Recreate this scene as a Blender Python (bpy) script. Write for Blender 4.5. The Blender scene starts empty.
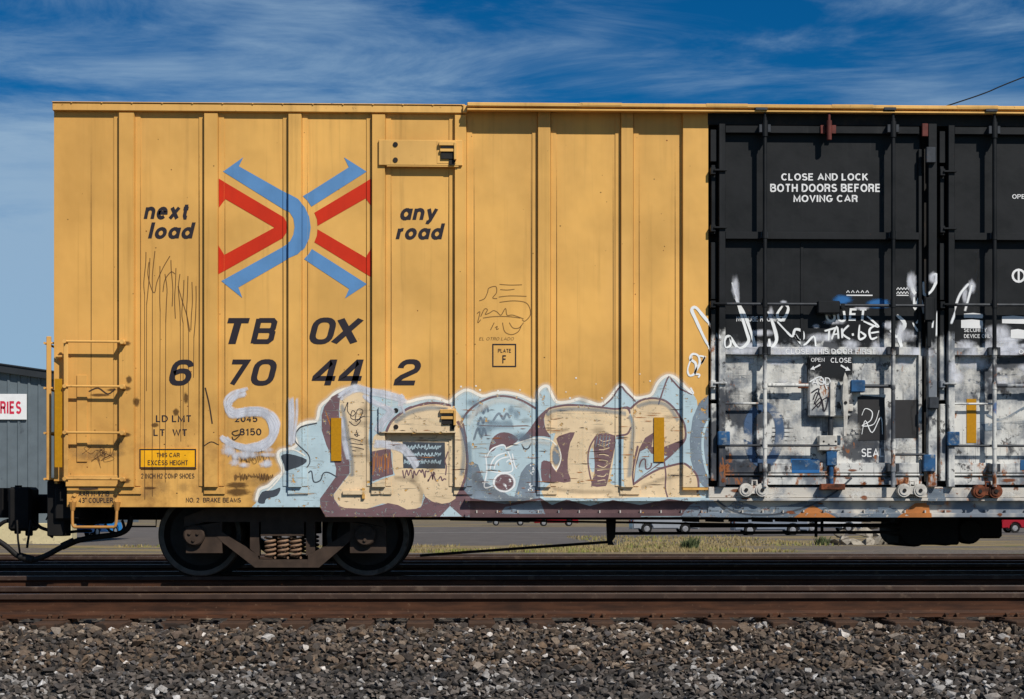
import bpy, bmesh, math, random
import numpy as np
from mathutils import Vector, Matrix
random.seed(7); rng = np.random.default_rng(11)
R = math.radians
S = bpy.context.scene
COL = S.collection

# ------------------------------------------------------------------ camera
F = 1758.0                       # focal length in pixels of the 1024 wide frame
TH = R(1.73)                     # the car's far (right) end stands a little further away
CAM = Vector((0, -18.9, 0.71))
cd = bpy.data.cameras.new('camera'); cam = bpy.data.objects.new('camera', cd); COL.objects.link(cam)
cam.location = CAM; cam.rotation_euler = (R(90), 0, -TH)
cd.sensor_width = 36; cd.lens = F / 1024 * 36; cd.shift_y = (512 - 349.5) / 1024
cd.clip_start = .1; cd.clip_end = 5000
S.camera = cam
FW = Vector((math.sin(TH), math.cos(TH), 0)); RT = Vector((math.cos(TH), -math.sin(TH), 0))
def P(px, py, Y=0.0):
    d = FW + RT * ((px - 512) / F) + Vector((0, 0, 1)) * ((512 - py) / F)
    return CAM + d * ((Y - CAM.y) / d.y)
def X(px, Y=0.0): return P(px, 500, Y).x
def Z(py, Y=0.0, px=520): return P(px, py, Y).z
def G(px, py, z):                # the point on level z
    d = FW + RT * ((px - 512) / F) + Vector((0, 0, 1)) * ((512 - py) / F)
    return CAM + d * ((z - CAM.z) / d.z)

# ------------------------------------------------------------------ light
SUN = Vector((.64, -1, 1.12)).normalized()        # towards the sun
EL = math.asin(SUN.z); AZ = math.atan2(SUN.x, SUN.y)
sl = bpy.data.lights.new('sun', 'SUN'); so = bpy.data.objects.new('sun', sl); COL.objects.link(so)
sl.energy = 4.6; sl.angle = R(.53); sl.color = (1, .95, .87)
so.rotation_euler = (-SUN).to_track_quat('-Z', 'Y').to_euler(); so.location = (0, -30, 40)
W = bpy.data.worlds.new('World'); S.world = W; W.use_nodes = True
def build_world():
    nt = W.node_tree; nt.nodes.clear(); N = nt.nodes.new; L = nt.links.new
    out = N('ShaderNodeOutputWorld'); bg = N('ShaderNodeBackground'); bg.inputs[1].default_value = .06
    L(bg.outputs[0], out.inputs[0])
    sky = N('ShaderNodeTexSky'); sky.sky_type = 'NISHITA'; sky.sun_disc = False
    sky.sun_elevation = EL; sky.sun_rotation = AZ; sky.altitude = 2500; sky.air_density = 1.0; sky.dust_density = 0.0; sky.ozone_density = 5.0
    tc = N('ShaderNodeTexCoord')
    sep = N('ShaderNodeSeparateXYZ'); L(tc.outputs['Generated'], sep.inputs[0])
    hs = N('ShaderNodeHueSaturation'); hs.inputs['Saturation'].default_value = 1.25; hs.inputs['Value'].default_value = 1.15
    L(sky.outputs[0], hs.inputs['Color'])
    tint = N('ShaderNodeMix'); tint.data_type = 'RGBA'; tint.blend_type = 'MULTIPLY'; tint.inputs[0].default_value = 1
    L(hs.outputs[0], tint.inputs[6]); tint.inputs[7].default_value = (.10, .80, .92, 1)
    mp = N('ShaderNodeMapping'); mp.inputs['Scale'].default_value = (4.2, 4.2, 24); mp.inputs['Rotation'].default_value = (0, R(4), 0); L(tc.outputs['Generated'], mp.inputs[0])
    n1 = N('ShaderNodeTexNoise'); n1.inputs['Scale'].default_value = 1.3; n1.inputs['Detail'].default_value = 9; n1.inputs['Roughness'].default_value = .64; n1.inputs['Distortion'].default_value = .5
    L(mp.outputs[0], n1.inputs['Vector'])
    mp2 = N('ShaderNodeMapping'); mp2.inputs['Scale'].default_value = (2.2, 2.2, 9); mp2.inputs['Location'].default_value = (3.1, .4, 1.7); L(tc.outputs['Generated'], mp2.inputs[0])
    n2 = N('ShaderNodeTexNoise'); n2.inputs['Scale'].default_value = 1.6; n2.inputs['Detail'].default_value = 4; L(mp2.outputs[0], n2.inputs['Vector'])
    m = N('ShaderNodeMath'); m.operation = 'ADD'; L(n1.outputs[0], m.inputs[0]); L(n2.outputs[0], m.inputs[1])
    low = N('ShaderNodeMapRange'); low.inputs[1].default_value = .10; low.inputs[2].default_value = .235; low.inputs[3].default_value = .62; low.inputs[4].default_value = .0
    L(sep.outputs[2], low.inputs[0])
    m2 = N('ShaderNodeMath'); m2.operation = 'ADD'; L(m.outputs[0], m2.inputs[0]); L(low.outputs[0], m2.inputs[1])
    rp = N('ShaderNodeMapRange'); rp.interpolation_type = 'SMOOTHSTEP'; rp.inputs[1].default_value = .92; rp.inputs[2].default_value = 1.42; rp.inputs[4].default_value = .85
    L(m2.outputs[0], rp.inputs[0])
    up = N('ShaderNodeMapRange'); up.inputs[1].default_value = -.01; up.inputs[2].default_value = .01; L(sep.outputs[2], up.inputs[0])
    cm = N('ShaderNodeMath'); cm.operation = 'MULTIPLY'; L(rp.outputs[0], cm.inputs[0]); L(up.outputs[0], cm.inputs[1])
    mix = N('ShaderNodeMix'); mix.data_type = 'RGBA'; L(cm.outputs[0], mix.inputs[0]); L(tint.outputs[2], mix.inputs[6])
    mix.inputs[7].default_value = (.32 / .06, .46 / .06, .61 / .06, 1)
    L(mix.outputs[2], bg.inputs[0])
build_world()
S.view_settings.view_transform = 'Standard'; S.view_settings.look = 'None'; S.view_settings.gamma = 1; S.view_settings.exposure = 0.0
S.view_settings.use_curve_mapping = False
S.render.engine = 'CYCLES'; S.cycles.transparent_max_bounces = 32; S.cycles.max_bounces = 5; S.cycles.use_denoising = True

# ------------------------------------------------------------------ materials
def c(r, g, b):
    f = lambda v: (v / 255 / 12.92) if v <= 10 else ((v / 255 + .055) / 1.055) ** 2.4
    return (f(r), f(g), f(b), 1)
def newmat(name):
    m = bpy.data.materials.new(name); m.use_nodes = True
    nt = m.node_tree; b = nt.nodes['Principled BSDF']
    return m, nt, b
def noise(nt, vec, scale, detail=5, rough=.55, sc=(1, 1, 1), loc=(0, 0, 0), dist=0):
    if sc != (1, 1, 1) or loc != (0, 0, 0):
        mp = nt.nodes.new('ShaderNodeMapping'); mp.inputs['Scale'].default_value = sc; mp.inputs['Location'].default_value = loc
        nt.links.new(vec, mp.inputs[0]); vec = mp.outputs[0]
    n = nt.nodes.new('ShaderNodeTexNoise'); n.inputs['Scale'].default_value = scale; n.inputs['Detail'].default_value = detail; n.inputs['Roughness'].default_value = rough; n.inputs['Distortion'].default_value = dist
    nt.links.new(vec, n.inputs['Vector']); return n.outputs[0]
def ramp(nt, v, a, b, lo=0., hi=1.):
    r = nt.nodes.new('ShaderNodeMapRange'); r.interpolation_type = 'SMOOTHSTEP'
    for i, q in ((1, a), (2, b), (3, lo), (4, hi)): r.inputs[i].default_value = q
    nt.links.new(v, r.inputs[0]); return r.outputs[0]
def math_(nt, op, a, b):
    m = nt.nodes.new('ShaderNodeMath'); m.operation = op; m.use_clamp = False
    for i, q in ((0, a), (1, b)):
        if isinstance(q, (int, float)): m.inputs[i].default_value = q
        else: nt.links.new(q, m.inputs[i])
    return m.outputs[0]
def mixc(nt, f, a, b, mode='MIX'):
    m = nt.nodes.new('ShaderNodeMix'); m.data_type = 'RGBA'; m.blend_type = mode
    if isinstance(f, (int, float)): m.inputs[0].default_value = f
    else: nt.links.new(f, m.inputs[0])
    for i, q in ((6, a), (7, b)):
        if isinstance(q, tuple): m.inputs[i].default_value = q
        else: nt.links.new(q, m.inputs[i])
    return m.outputs[2]
def pos(nt): return nt.nodes.new('ShaderNodeNewGeometry').outputs['Position']
def bump(nt, b, h, s=.2, d=.01):
    n = nt.nodes.new('ShaderNodeBump'); n.inputs['Strength'].default_value = s; n.inputs['Distance'].default_value = d
    nt.links.new(h, n.inputs['Height']); nt.links.new(n.outputs[0], b.inputs['Normal'])
def plain(name, col, rough=.6, metal=0., var=.25, scale=9, dirt=None, dscale=5, dthr=.6, bstr=.15):
    m, nt, b = newmat(name); p = pos(nt)
    n = noise(nt, p, scale)
    k = tuple(v * (1 - var) for v in col[:3]) + (1,); l = tuple(min(1, v * (1 + var)) for v in col[:3]) + (1,)
    o = mixc(nt, ramp(nt, n, .3, .7), k, l)
    if dirt: o = mixc(nt, ramp(nt, noise(nt, p, dscale, 7, .65), dthr, dthr + .12), o, dirt)
    nt.links.new(o, b.inputs['Base Color']); b.inputs['Roughness'].default_value = rough; b.inputs['Metallic'].default_value = metal
    b.inputs['Specular IOR Level'].default_value = .3
    if bstr: bump(nt, b, n, bstr)
    return m
RUST = c(120, 62, 28)
def car_paint(name, col, rust=.69, grime=.55, rough=.55):
    m, nt, b = newmat(name); p = pos(nt)
    sp = nt.nodes.new('ShaderNodeSeparateXYZ'); nt.links.new(p, sp.inputs[0])
    big = noise(nt, p, .9, 4)
    o = mixc(nt, ramp(nt, big, .3, .72), tuple(v * .80 for v in col[:3]) + (1,), tuple(min(1, v * 1.1) for v in col[:3]) + (1,))
    st = noise(nt, p, 1., 5, .6, (9, 9, .35))                                   # vertical wash streaks
    o = mixc(nt, ramp(nt, st, .54, .80, 0, grime), o, tuple(v * .42 for v in col[:3]) + (1,))
    st2 = noise(nt, p, 1., 3, .5, (26, 26, .5), (3, 1, 2))
    o = mixc(nt, ramp(nt, st2, .60, .82, 0, .35), o, tuple(v * .5 for v in col[:3]) + (1,))
    low = math_(nt, 'MULTIPLY', ramp(nt, sp.outputs[2], 2.6, .7), ramp(nt, noise(nt, p, 2.6, 7, .65), .42, .72))
    o = mixc(nt, math_(nt, 'MULTIPLY', low, .75), o, c(118, 78, 40))
    up = math_(nt, 'MULTIPLY', ramp(nt, sp.outputs[2], 4.2, 5.1, 0, .35), ramp(nt, st, .35, .65))
    o = mixc(nt, up, o, tuple(v * .72 for v in col[:3]) + (1,))
    rs = ramp(nt, noise(nt, p, 17, 6, .7), rust, rust + .04)
    o = mixc(nt, math_(nt, 'MULTIPLY', rs, ramp(nt, noise(nt, p, 1.7, 3, .5, loc=(5, 2, 1)), .45, .62)), o, c(70, 38, 20))
    nt.links.new(o, b.inputs['Base Color']); b.inputs['Specular IOR Level'].default_value = .28
    nt.links.new(ramp(nt, big, .3, .7, rough - .08, rough + .12), b.inputs['Roughness'])
    fade = noise(nt, p, 1., 6, .6, (1.1, 1.1, .5), (8, 3, 6)); o2 = mixc(nt, ramp(nt, fade, .5, .75, 0, .4), o, tuple(min(1, v * 1.12 + .03) for v in col[:3]) + (1,))
    lf = math_(nt, 'MULTIPLY', ramp(nt, sp.outputs[0], -1.5, -5.2), .35); o2 = mixc(nt, lf, o2, c(196, 138, 66))
    nt.links.new(o2, b.inputs['Base Color'])
    bump(nt, b, noise(nt, p, 2.0, 3, .5, (1, 1, .6)), .45, .04)
    return m
def film(name, col, chip=.74, var=.18, rough=.6, edge=0., scratch=True, amax=1., wash=False):
    """a coat of paint: opacity comes from the stroke (attribute a) and from worn chips"""
    m, nt, b = newmat(name); p = pos(nt)
    at = nt.nodes.new('ShaderNodeAttribute'); at.attribute_name = 'a'
    n = noise(nt, p, 3.2, 6, .6)
    o = mixc(nt, ramp(nt, n, .3, .72), tuple(v * (1 - var) for v in col[:3]) + (1,), tuple(min(1, v * (1 + var * .7)) for v in col[:3]) + (1,))
    st = noise(nt, p, 1., 4, .6, (10, 10, .4)); o = mixc(nt, ramp(nt, st, .52, .8, 0, .35), o, tuple(v * .6 for v in col[:3]) + (1,))
    nt.links.new(o, b.inputs['Base Color']); b.inputs['Roughness'].default_value = rough; b.inputs['Specular IOR Level'].default_value = .25
    ch = ramp(nt, noise(nt, p, 15, 7, .7), chip - .05, chip, 1, 0)
    if scratch:
        ch2 = ramp(nt, noise(nt, p, 1., 5, .65, (2.2, 2.2, 38), (1, 7, 3)), chip - .04, chip + .03, 1, .25); ch = math_(nt, 'MULTIPLY', ch, ch2)
    a = at.outputs['Fac']
    if edge: a = ramp(nt, math_(nt, 'ADD', a, math_(nt, 'MULTIPLY', math_(nt, 'SUBTRACT', noise(nt, p, 22, 5, .65), .5), edge)), .05, .95)
    if wash: a = math_(nt, 'MULTIPLY', a, ramp(nt, noise(nt, p, 1., 5, .6, (14, 14, 5), (2, 2, 2)), .32, .62, .45, 1.))
    al = math_(nt, 'MULTIPLY', math_(nt, 'MULTIPLY', a, ch), amax); nt.links.new(al, b.inputs['Alpha'])
    return m
def door_paint(name, whiter=0.):
    """black door paint above, years of pale overspray, blue and rust below"""
    m, nt, b = newmat(name); p = pos(nt)
    sp = nt.nodes.new('ShaderNodeSeparateXYZ'); nt.links.new(p, sp.inputs[0]); z = sp.outputs[2]
    n = noise(nt, p, 2.4, 6, .6)
    blk = mixc(nt, ramp(nt, n, .3, .7), c(14, 16, 18), c(28, 30, 33))
    st = noise(nt, p, 1., 5, .6, (12, 12, .5)); blk = mixc(nt, ramp(nt, st, .58, .8, 0, .4), blk, c(50, 51, 52))
    wn = noise(nt, p, 3.1, 6, .62, (1, 1, .8), (2, 0, 4))
    wh = mixc(nt, ramp(nt, wn, .38, .56), c(112, 117, 124), c(204, 203, 198))
    wh = mixc(nt, ramp(nt, noise(nt, p, 1.9, 5, .6, (1, 1, .7), (7, 3, 1)), .52, .57, 0, .92), wh, c(48, 52, 60))
    wh = mixc(nt, ramp(nt, noise(nt, p, 2.3, 4, .6, (1, 1, .5), (1, 8, 5)), .66, .71, 0, .8), wh, c(35, 84, 138))
    wh = mixc(nt, ramp(nt, noise(nt, p, 9, 8, .72, (1, 1, .8), (6, 2, 2)), .58, .61, 0, .85), wh, c(44, 42, 42))
    wh = mixc(nt, ramp(nt, noise(nt, p, 1., 6, .65, (26, 26, .9), (6, 5, 2)), .56, .66, 0, .6), wh, c(84, 84, 88))
    wh = mixc(nt, ramp(nt, noise(nt, p, 1., 6, .65, (2, 2, 30), (1, 5, 9)), .62, .68, 0, .6), wh, c(70, 66, 64))
    lo = ramp(nt, z, 1.6, .8, 0, .10)
    rs = math_(nt, 'ADD', noise(nt, p, 7, 8, .72, (1, 1, .45), (3, 3, 9)), lo)
    wh = mixc(nt, ramp(nt, rs, .60, .68), wh, c(150, 92, 50)); wh = mixc(nt, ramp(nt, rs, .66, .72), wh, c(78, 42, 24))
    e = math_(nt, 'ADD', z, math_(nt, 'MULTIPLY', math_(nt, 'SUBTRACT', noise(nt, p, 3.2, 8, .66, loc=(4, 4, 4)), .5), .7))
    k = ramp(nt, e, 2.44 + whiter, 2.56 + whiter, 1, 0)
    o = mixc(nt, k, blk, wh)
    rb = math_(nt, 'MULTIPLY', ramp(nt, noise(nt, p, 13, 7, .7), .68, .72), .6); o = mixc(nt, rb, o, c(84, 52, 36))
    nt.links.new(o, b.inputs['Base Color']); b.inputs['Specular IOR Level'].default_value = .2
    nt.links.new(ramp(nt, n, .3, .7, .48, .65), b.inputs['Roughness'])
    bump(nt, b, noise(nt, p, 5, 5, .6), .22, .012)
    return m
def sill_paint(name):
    m, nt, b = newmat(name); p = pos(nt)
    n = noise(nt, p, 1., 4, .5, (1.6, 1, 1.2), (2, 2, 6))
    o = mixc(nt, ramp(nt, n, .50, .60), c(190, 184, 174), c(112, 120, 130))
    o = mixc(nt, ramp(nt, noise(nt, p, 1.3, 5, .6, (1.3, 1, 1), (9, 1, 1)), .62, .68), o, c(172, 108, 52))
    rs = noise(nt, p, 8, 8, .72); o = mixc(nt, ramp(nt, rs, .58, .66), o, c(110, 66, 36)); o = mixc(nt, ramp(nt, rs, .66, .72), o, c(50, 32, 24))
    nt.links.new(o, b.inputs['Base Color']); b.inputs['Roughness'].default_value = .65; bump(nt, b, rs, .2)
    return m
YEL = c(218, 167, 88)
M = {}
M['yellow'] = car_paint('weathered_yellow_paint', YEL)
M['yellow_trim'] = car_paint('yellow_trim_paint', c(224, 174, 97), rust=.62, grime=.7)
M['door'] = door_paint('oversprayed_black_door_paint')
M['door_frame'] = door_paint('oversprayed_door_frame_paint', .06)
M['sill'] = sill_paint('stained_sill_paint')
M['black_steel'] = plain('soot_black_steel', c(26, 24, 23), .7, 0, .35, 7, c(46, 36, 28), 6, .56)
M['underframe'] = plain('grimy_underframe', c(18, 16, 15), .8, 0, .3, 6, c(34, 26, 20), 4, .60)
M['truck'] = plain('brown_truck_casting', c(60, 47, 38), .8, 0, .25, 8, c(58, 44, 34), 5, .52)
M['wheel'] = plain('dark_wheel_steel', c(34, 30, 28), .6, 0, .3, 7, c(52, 44, 37), 5, .60)
M['rim_worn'] = plain('worn_rim_steel', c(84, 78, 72), .5, .0, .25, 9, c(62, 52, 44), 5, .55)
M['spring'] = plain('rusty_spring_steel', c(132, 104, 82), .7, 0, .25, 10)
M['rod'] = plain('dark_rod_steel', c(52, 55, 60), .5, .2, .3, 9, c(92, 60, 40), 9, .62)
M['rod_pale'] = door_paint('oversprayed_rod_paint', -.1)
M['blue'] = plain('blue_spray', c(30, 74, 114), .6, 0, .4, 8, c(120, 128, 134), 11, .55)
M['rusty'] = plain('rusty_steel', c(110, 60, 38), .85, 0, .35, 14, c(60, 36, 26), 8, .52)
M['pale_metal'] = plain('pale_worn_metal', c(188, 184, 176), .55, 0, .25, 12, c(120, 72, 44), 9, .58)
M['red'] = plain('faded_red_iron', c(96, 46, 40), .7, 0, .3, 12)
M['reflector'] = plain('gold_reflector', c(178, 126, 10), .35, 0, .07, 40, bstr=.05)
M['signyellow'] = plain('bright_yellow_sign', c(236, 170, 20), .5, 0, .1, 9, c(150, 96, 20), 12, .64)
M['ink'] = film('black_stencil_ink', c(40, 35, 42), .80, .12, scratch=False)
M['ink_soft'] = film('smudged_ink', c(66, 50, 38), .70, .2, edge=.8)
M['pen'] = film('marker_pen', c(74, 48, 34), .72, .2, amax=.6)
M['stencil_white'] = film('white_stencil', c(222, 222, 222), .74, .08, scratch=False)
M['logo_blue'] = film('logo_blue', c(88, 134, 182), .80, .1)
M['logo_red'] = film('logo_red', c(196, 42, 8), .80, .1)
M['cream'] = film('cream_spray', c(220, 195, 158), .63, .12)
M['ltblue'] = film('pale_blue_spray', c(176, 196, 203), .63, .12)
M['purple'] = film('dusty_purple_spray', c(114, 88, 92), .61, .15, edge=.0)
M['greyblue'] = film('grey_blue_spray', c(118, 130, 142), .60, .18)
M['dkgrey'] = film('slate_spray', c(66, 72, 80), .72, .2)
M['halo'] = film('white_halo_spray', c(232, 226, 214), .66, .08)
M['bluewash'] = film('blue_grey_wash', c(104, 118, 132), .60, .2, edge=.6, amax=.8)
M['soot'] = film('thin_soot', c(96, 84, 72), .66, .2, edge=.2, amax=.22)
M['bluehaze'] = film('blue_grey_haze', c(120, 140, 156), .66, .2, edge=.2, amax=.45)
M['halomist'] = film('thin_white_overspray', c(232, 228, 218), .70, .1, edge=.15, amax=.42, scratch=False)
M['creamhaze'] = film('cream_highlight_haze', c(240, 222, 186), .70, .1, edge=.15, amax=.5)
M['scuff'] = film('chalky_scuff', c(120, 120, 120), .66, .2, edge=.1, amax=.22)
M['navy'] = film('navy_spray', c(66, 88, 118), .68, .15, edge=.5)
M['mist'] = film('soft_white_spray', c(214, 216, 224), .80, .1, edge=.35, amax=.86, wash=True)
M['tagwhite'] = film('white_tag_spray', c(228, 230, 230), .78, .06, edge=.35)
M['tagblue'] = film('blue_tag_spray', c(40, 100, 158), .76, .12, edge=.6)
M['black_patch'] = film('black_cover_patch', c(46, 45, 46), .78, .15, edge=.5)
M['white_patch'] = film('white_cover_patch', c(212, 210, 204), .60, .16, edge=1.1, amax=.85, wash=True)
M['orange_patch'] = film('bare_orange_patch', c(172, 108, 56), .64, .2, edge=.8)
M['grime'] = film('grime_stain', c(70, 46, 26), .66, .2, edge=.9, amax=.6)
M['rust_run'] = film('rust_run', c(122, 66, 30), .66, .2, edge=.9, amax=.8)
M['seam'] = film('seam_shade_and_dirt', c(72, 48, 24), .70, .2, edge=.5, amax=.75)  # dark brown for painted seam shade and dirt, also for small specks
M['brown_wash'] = film('purple_brown_wash', c(92, 70, 72), .66, .2, edge=.4)

# ------------------------------------------------------------------ mesh helpers
def link(me, name, mats, parent=None):
    o = bpy.data.objects.new(name, me); COL.objects.link(o)
    for m in (mats if isinstance(mats, (list, tuple)) else [mats]): me.materials.append(m)
    if parent is not None:
        o.parent = parent; w = parent.matrix_basis.translation.copy(); q = parent.parent
        while q: w += q.matrix_basis.translation; q = q.parent
        me.transform(Matrix.Translation(-w))
    return o
def obj(name, bm, mats, parent=None, smooth=False):
    bmesh.ops.recalc_face_normals(bm, faces=bm.faces)
    me = bpy.data.meshes.new(name); bm.to_mesh(me); bm.free()
    if smooth:
        for p in me.polygons: p.use_smooth = True
        me.set_sharp_from_angle(angle=R(38))
    return link(me, name, mats, parent)
def empty(name, loc, parent=None):
    o = bpy.data.objects.new(name, None); COL.objects.link(o); o.location = loc; o.empty_display_size = .2
    if parent: o.parent = parent
    return o
def tag(o, label=None, cat=None, group=None, kind=None):
    for k, v in (('label', label), ('category', cat), ('group', group), ('kind', kind)):
        if v: o[k] = v
    return o
def copy_tree(o, parent=None):
    r = o.copy(); COL.objects.link(r); r.parent = parent
    for ch in list(o.children): copy_tree(ch, r)
    return r
def box(bm, x0, x1, y0, y1, z0, z1, bev=0., mi=0):
    if x0 > x1: x0, x1 = x1, x0
    if z0 > z1: z0, z1 = z1, z0
    if y0 > y1: y0, y1 = y1, y0
    r = bmesh.ops.create_cube(bm, size=1)
    for v in r['verts']: v.co = Vector(((x0 + x1) / 2 + v.co.x * (x1 - x0), (y0 + y1) / 2 + v.co.y * (y1 - y0), (z0 + z1) / 2 + v.co.z * (z1 - z0)))
    fs = list({f for v in r['verts'] for f in v.link_faces})
    for f in fs: f.material_index = mi
    if bev > 0:
        es = list({e for v in r['verts'] for e in v.link_edges})
        q = bmesh.ops.bevel(bm, geom=es, offset=min(bev, .45 * min(x1 - x0, y1 - y0, z1 - z0)), segments=1, affect='EDGES')
        for f in q['faces']: f.material_index = mi
def pbox(bm, a, b, x1, y1, Yf, Yb=0., bev=.004, mi=0):           # a box on the car side from picture corners
    px = (a + x1) / 2; py = (b + y1) / 2
    box(bm, P(a, py, 0).x, P(x1, py, 0).x, Yf, Yb, P(px, y1, 0).z, P(px, b, 0).z, bev, mi)
def prism(bm, pts, y0, y1, mi=0):                                # outline in XZ, thick along Y
    a = [bm.verts.new((x, y0, z)) for x, z in pts]; b = [bm.verts.new((x, y1, z)) for x, z in pts]
    n = len(pts); fs = [bm.faces.new(a), bm.faces.new(b[::-1])]
    for i in range(n): fs.append(bm.faces.new((a[i], b[i], b[(i + 1) % n], a[(i + 1) % n])))
    for f in fs: f.material_index = mi
    for f in fs[:2]: f.normal_update()
    bmesh.ops.triangulate(bm, faces=fs[:2], ngon_method='EAR_CLIP')
def xprism(bm, pts, x0, x1, mi=0):                               # outline in YZ, along X
    a = [bm.verts.new((x0, y, z)) for y, z in pts]; b = [bm.verts.new((x1, y, z)) for y, z in pts]
    n = len(pts); fs = [bm.faces.new(a), bm.faces.new(b[::-1])]
    for i in range(n): fs.append(bm.faces.new((a[i], b[i], b[(i + 1) % n], a[(i + 1) % n])))
    for f in fs: f.material_index = mi
    return fs
def zprism(bm, pts, z0, z1, mi=0):                               # outline in XY, along Z
    a = [bm.verts.new((x, y, z0)) for x, y in pts]; b = [bm.verts.new((x, y, z1)) for x, y in pts]
    n = len(pts); fs = [bm.faces.new(a[::-1]), bm.faces.new(b)]
    for i in range(n): fs.append(bm.faces.new((a[i], a[(i + 1) % n], b[(i + 1) % n], b[i])))
    for f in fs: f.material_index = mi
def tube(bm, pts, r, seg=8, mi=0, closed=False):
    pts = [Vector(p) for p in pts]; rings = []
    n = len(pts); up = None
    for i, p in enumerate(pts):
        t = ((pts[(i + 1) % n] if (closed or i < n - 1) else p) - (pts[i - 1] if (closed or i > 0) else p)).normalized()
        if up is None:
            up = t.orthogonal().normalized()
        up = (up - t * up.dot(t)).normalized(); s = t.cross(up)
        rr = r[i] if isinstance(r, (list, tuple)) else r
        rings.append([bm.verts.new(p + (up * math.cos(k / seg * 2 * math.pi) + s * math.sin(k / seg * 2 * math.pi)) * rr) for k in range(seg)])
    for i in range(n if closed else n - 1):
        A = rings[i]; B = rings[(i + 1) % n]
        for k in range(seg):
            f = bm.faces.new((A[k], A[(k + 1) % seg], B[(k + 1) % seg], B[k])); f.material_index = mi
    if not closed:
        bm.faces.new(rings[0][::-1]).material_index = mi; bm.faces.new(rings[-1]).material_index = mi
def smooth_path(pts, n=6, closed=False):
    pts = [Vector(p) for p in pts]; m = len(pts); out = []
    for i in range(m if closed else m - 1):
        g = lambda k: pts[k % m] if closed else pts[max(0, min(m - 1, k))]
        p0, p1, p2, p3 = g(i - 1), g(i), g(i + 1), g(i + 2)
        for k in range(n):
            t = k / n
            out.append(.5 * ((2 * p1) + (p2 - p0) * t + (2 * p0 - 5 * p1 + 4 * p2 - p3) * t * t + (3 * p1 - p0 - 3 * p2 + p3) * t ** 3))
    if not closed: out.append(pts[-1])
    return out
def lathe(bm, prof, cx, cz, seg=40, mis=None):                   # (radius, y) profile turned about the Y axis
    rings = []
    for r, y in prof:
        rings.append([bm.verts.new((cx + r * math.cos(k / seg * 2 * math.pi), y, cz + r * math.sin(k / seg * 2 * math.pi))) for k in range(seg)] if r > 1e-4 else [bm.verts.new((cx, y, cz))])
    for i in range(len(rings) - 1):
        A, B = rings[i], rings[i + 1]; mi = mis[i] if mis else 0
        for k in range(seg):
            a = A[k % len(A)]; b = A[(k + 1) % len(A)]; d = B[k % len(B)]; e = B[(k + 1) % len(B)]
            q = [a, b, e, d]; u = []
            for v in q:
                if v not in u: u.append(v)
            if len(u) > 2: bm.faces.new(u).material_index = mi
def disc(bm, cx, cz, y0, y1, r, seg=16, mi=0): lathe(bm, [(0, y0), (r, y0), (r, y1), (0, y1)], cx, cz, seg, [mi] * 3)

# ------------------------------------------------------------------ ground, ballast and far ground
EDGE = -4.2
def bed_z(y):
    pts = [(-60, -1.0), (-5.98, -1.0), (EDGE - .08, -.32), (EDGE + .1, -.292), (-3.45, -.285), (-3.2, -.25), (11.7, -.23), (13.2, -.72), (4000, -.72)]
    return np.interp(y, [p[0] for p in pts], [p[1] for p in pts])
def ground_mat():
    m, nt, b = newmat('dirt_ground'); p = pos(nt)
    n = noise(nt, p, .5, 8, .65); n2 = noise(nt, p, 9, 6, .7)
    o = mixc(nt, ramp(nt, n2, .3, .7), c(66, 58, 50), c(122, 110, 96))
    o = mixc(nt, ramp(nt, noise(nt, p, .35, 6, .6, (.25, 1, 1)), .46, .60), o, c(138, 118, 72))
    o = mixc(nt, ramp(nt, n, .58, .66), o, c(84, 88, 44))
    nt.links.new(o, b.inputs['Base Color']); b.inputs['Roughness'].default_value = .95; bump(nt, b, n2, .5, .05); return m
def bed_mat():
    m, nt, b = newmat('ballast_bed'); p = pos(nt)
    v = nt.nodes.new('ShaderNodeTexVoronoi'); v.inputs['Scale'].default_value = 20; nt.links.new(p, v.inputs['Vector'])
    o = mixc(nt, v.outputs['Color'], c(40, 36, 32), c(96, 88, 78)); o = mixc(nt, ramp(nt, v.outputs['Distance'], .3, .6), o, c(24, 22, 20))
    nt.links.new(o, b.inputs['Base Color']); b.inputs['Roughness'].default_value = .95; bump(nt, b, v.outputs['Distance'], 1, .03); return m
M['ground'] = ground_mat(); M['bed'] = bed_mat()
bm = bmesh.new()
ys = [-60, -20, -8, -5.98, EDGE - .08, EDGE + .1, -3.45, -3.2, 0, 5, 11.7, 13.2, 25, 45, 60, 90, 150, 260, 600, 1500, 4000]
xs = [-3000, -600, -150, -60, -25, -10, 0, 10, 25, 60, 150, 600, 3000]
gv = [[bm.verts.new((x, y, float(bed_z(y)))) for x in xs] for y in ys]
for i in range(len(ys) - 1):
    for j in range(len(xs) - 1):
        f = bm.faces.new((gv[i][j], gv[i][j + 1], gv[i + 1][j + 1], gv[i + 1][j])); f.material_index = 1 if -6.1 < ys[i] < 12 else 0
tag(obj('ground', bm, [M['ground'], M['bed']]), 'dirt ground with raised ballast bed', None, None, 'structure')
bm = bmesh.new(); ylo, yhi = 57., 148.
for k in range(1):
    zz = -.716; vs = [bm.verts.new(v) for v in ((-250, ylo, zz), (7.0, ylo, zz), (9.5, ylo + 22, zz), (32, ylo + 34, zz), (250, ylo + 36, zz), (250, yhi, zz), (-250, yhi, zz))]
    bm.faces.new(vs)
M['asphalt'] = plain('old_asphalt', c(94, 87, 81), .9, 0, .12, 1.2, c(108, 100, 92), .6, .5, .3)
tag(obj('parking_lot', bm, M['asphalt']), 'grey asphalt lot beyond the tracks', None, None, 'structure')
bm = bmesh.new()
for (x0, x1, y) in ((-16, 20, 101.),):
    vs = [bm.verts.new(v) for v in ((x0, y, -.712), (x1, y + 3, -.712), (x1, y + 3.6, -.712), (x0, y + .6, -.712))]; bm.faces.new(vs)
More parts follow.
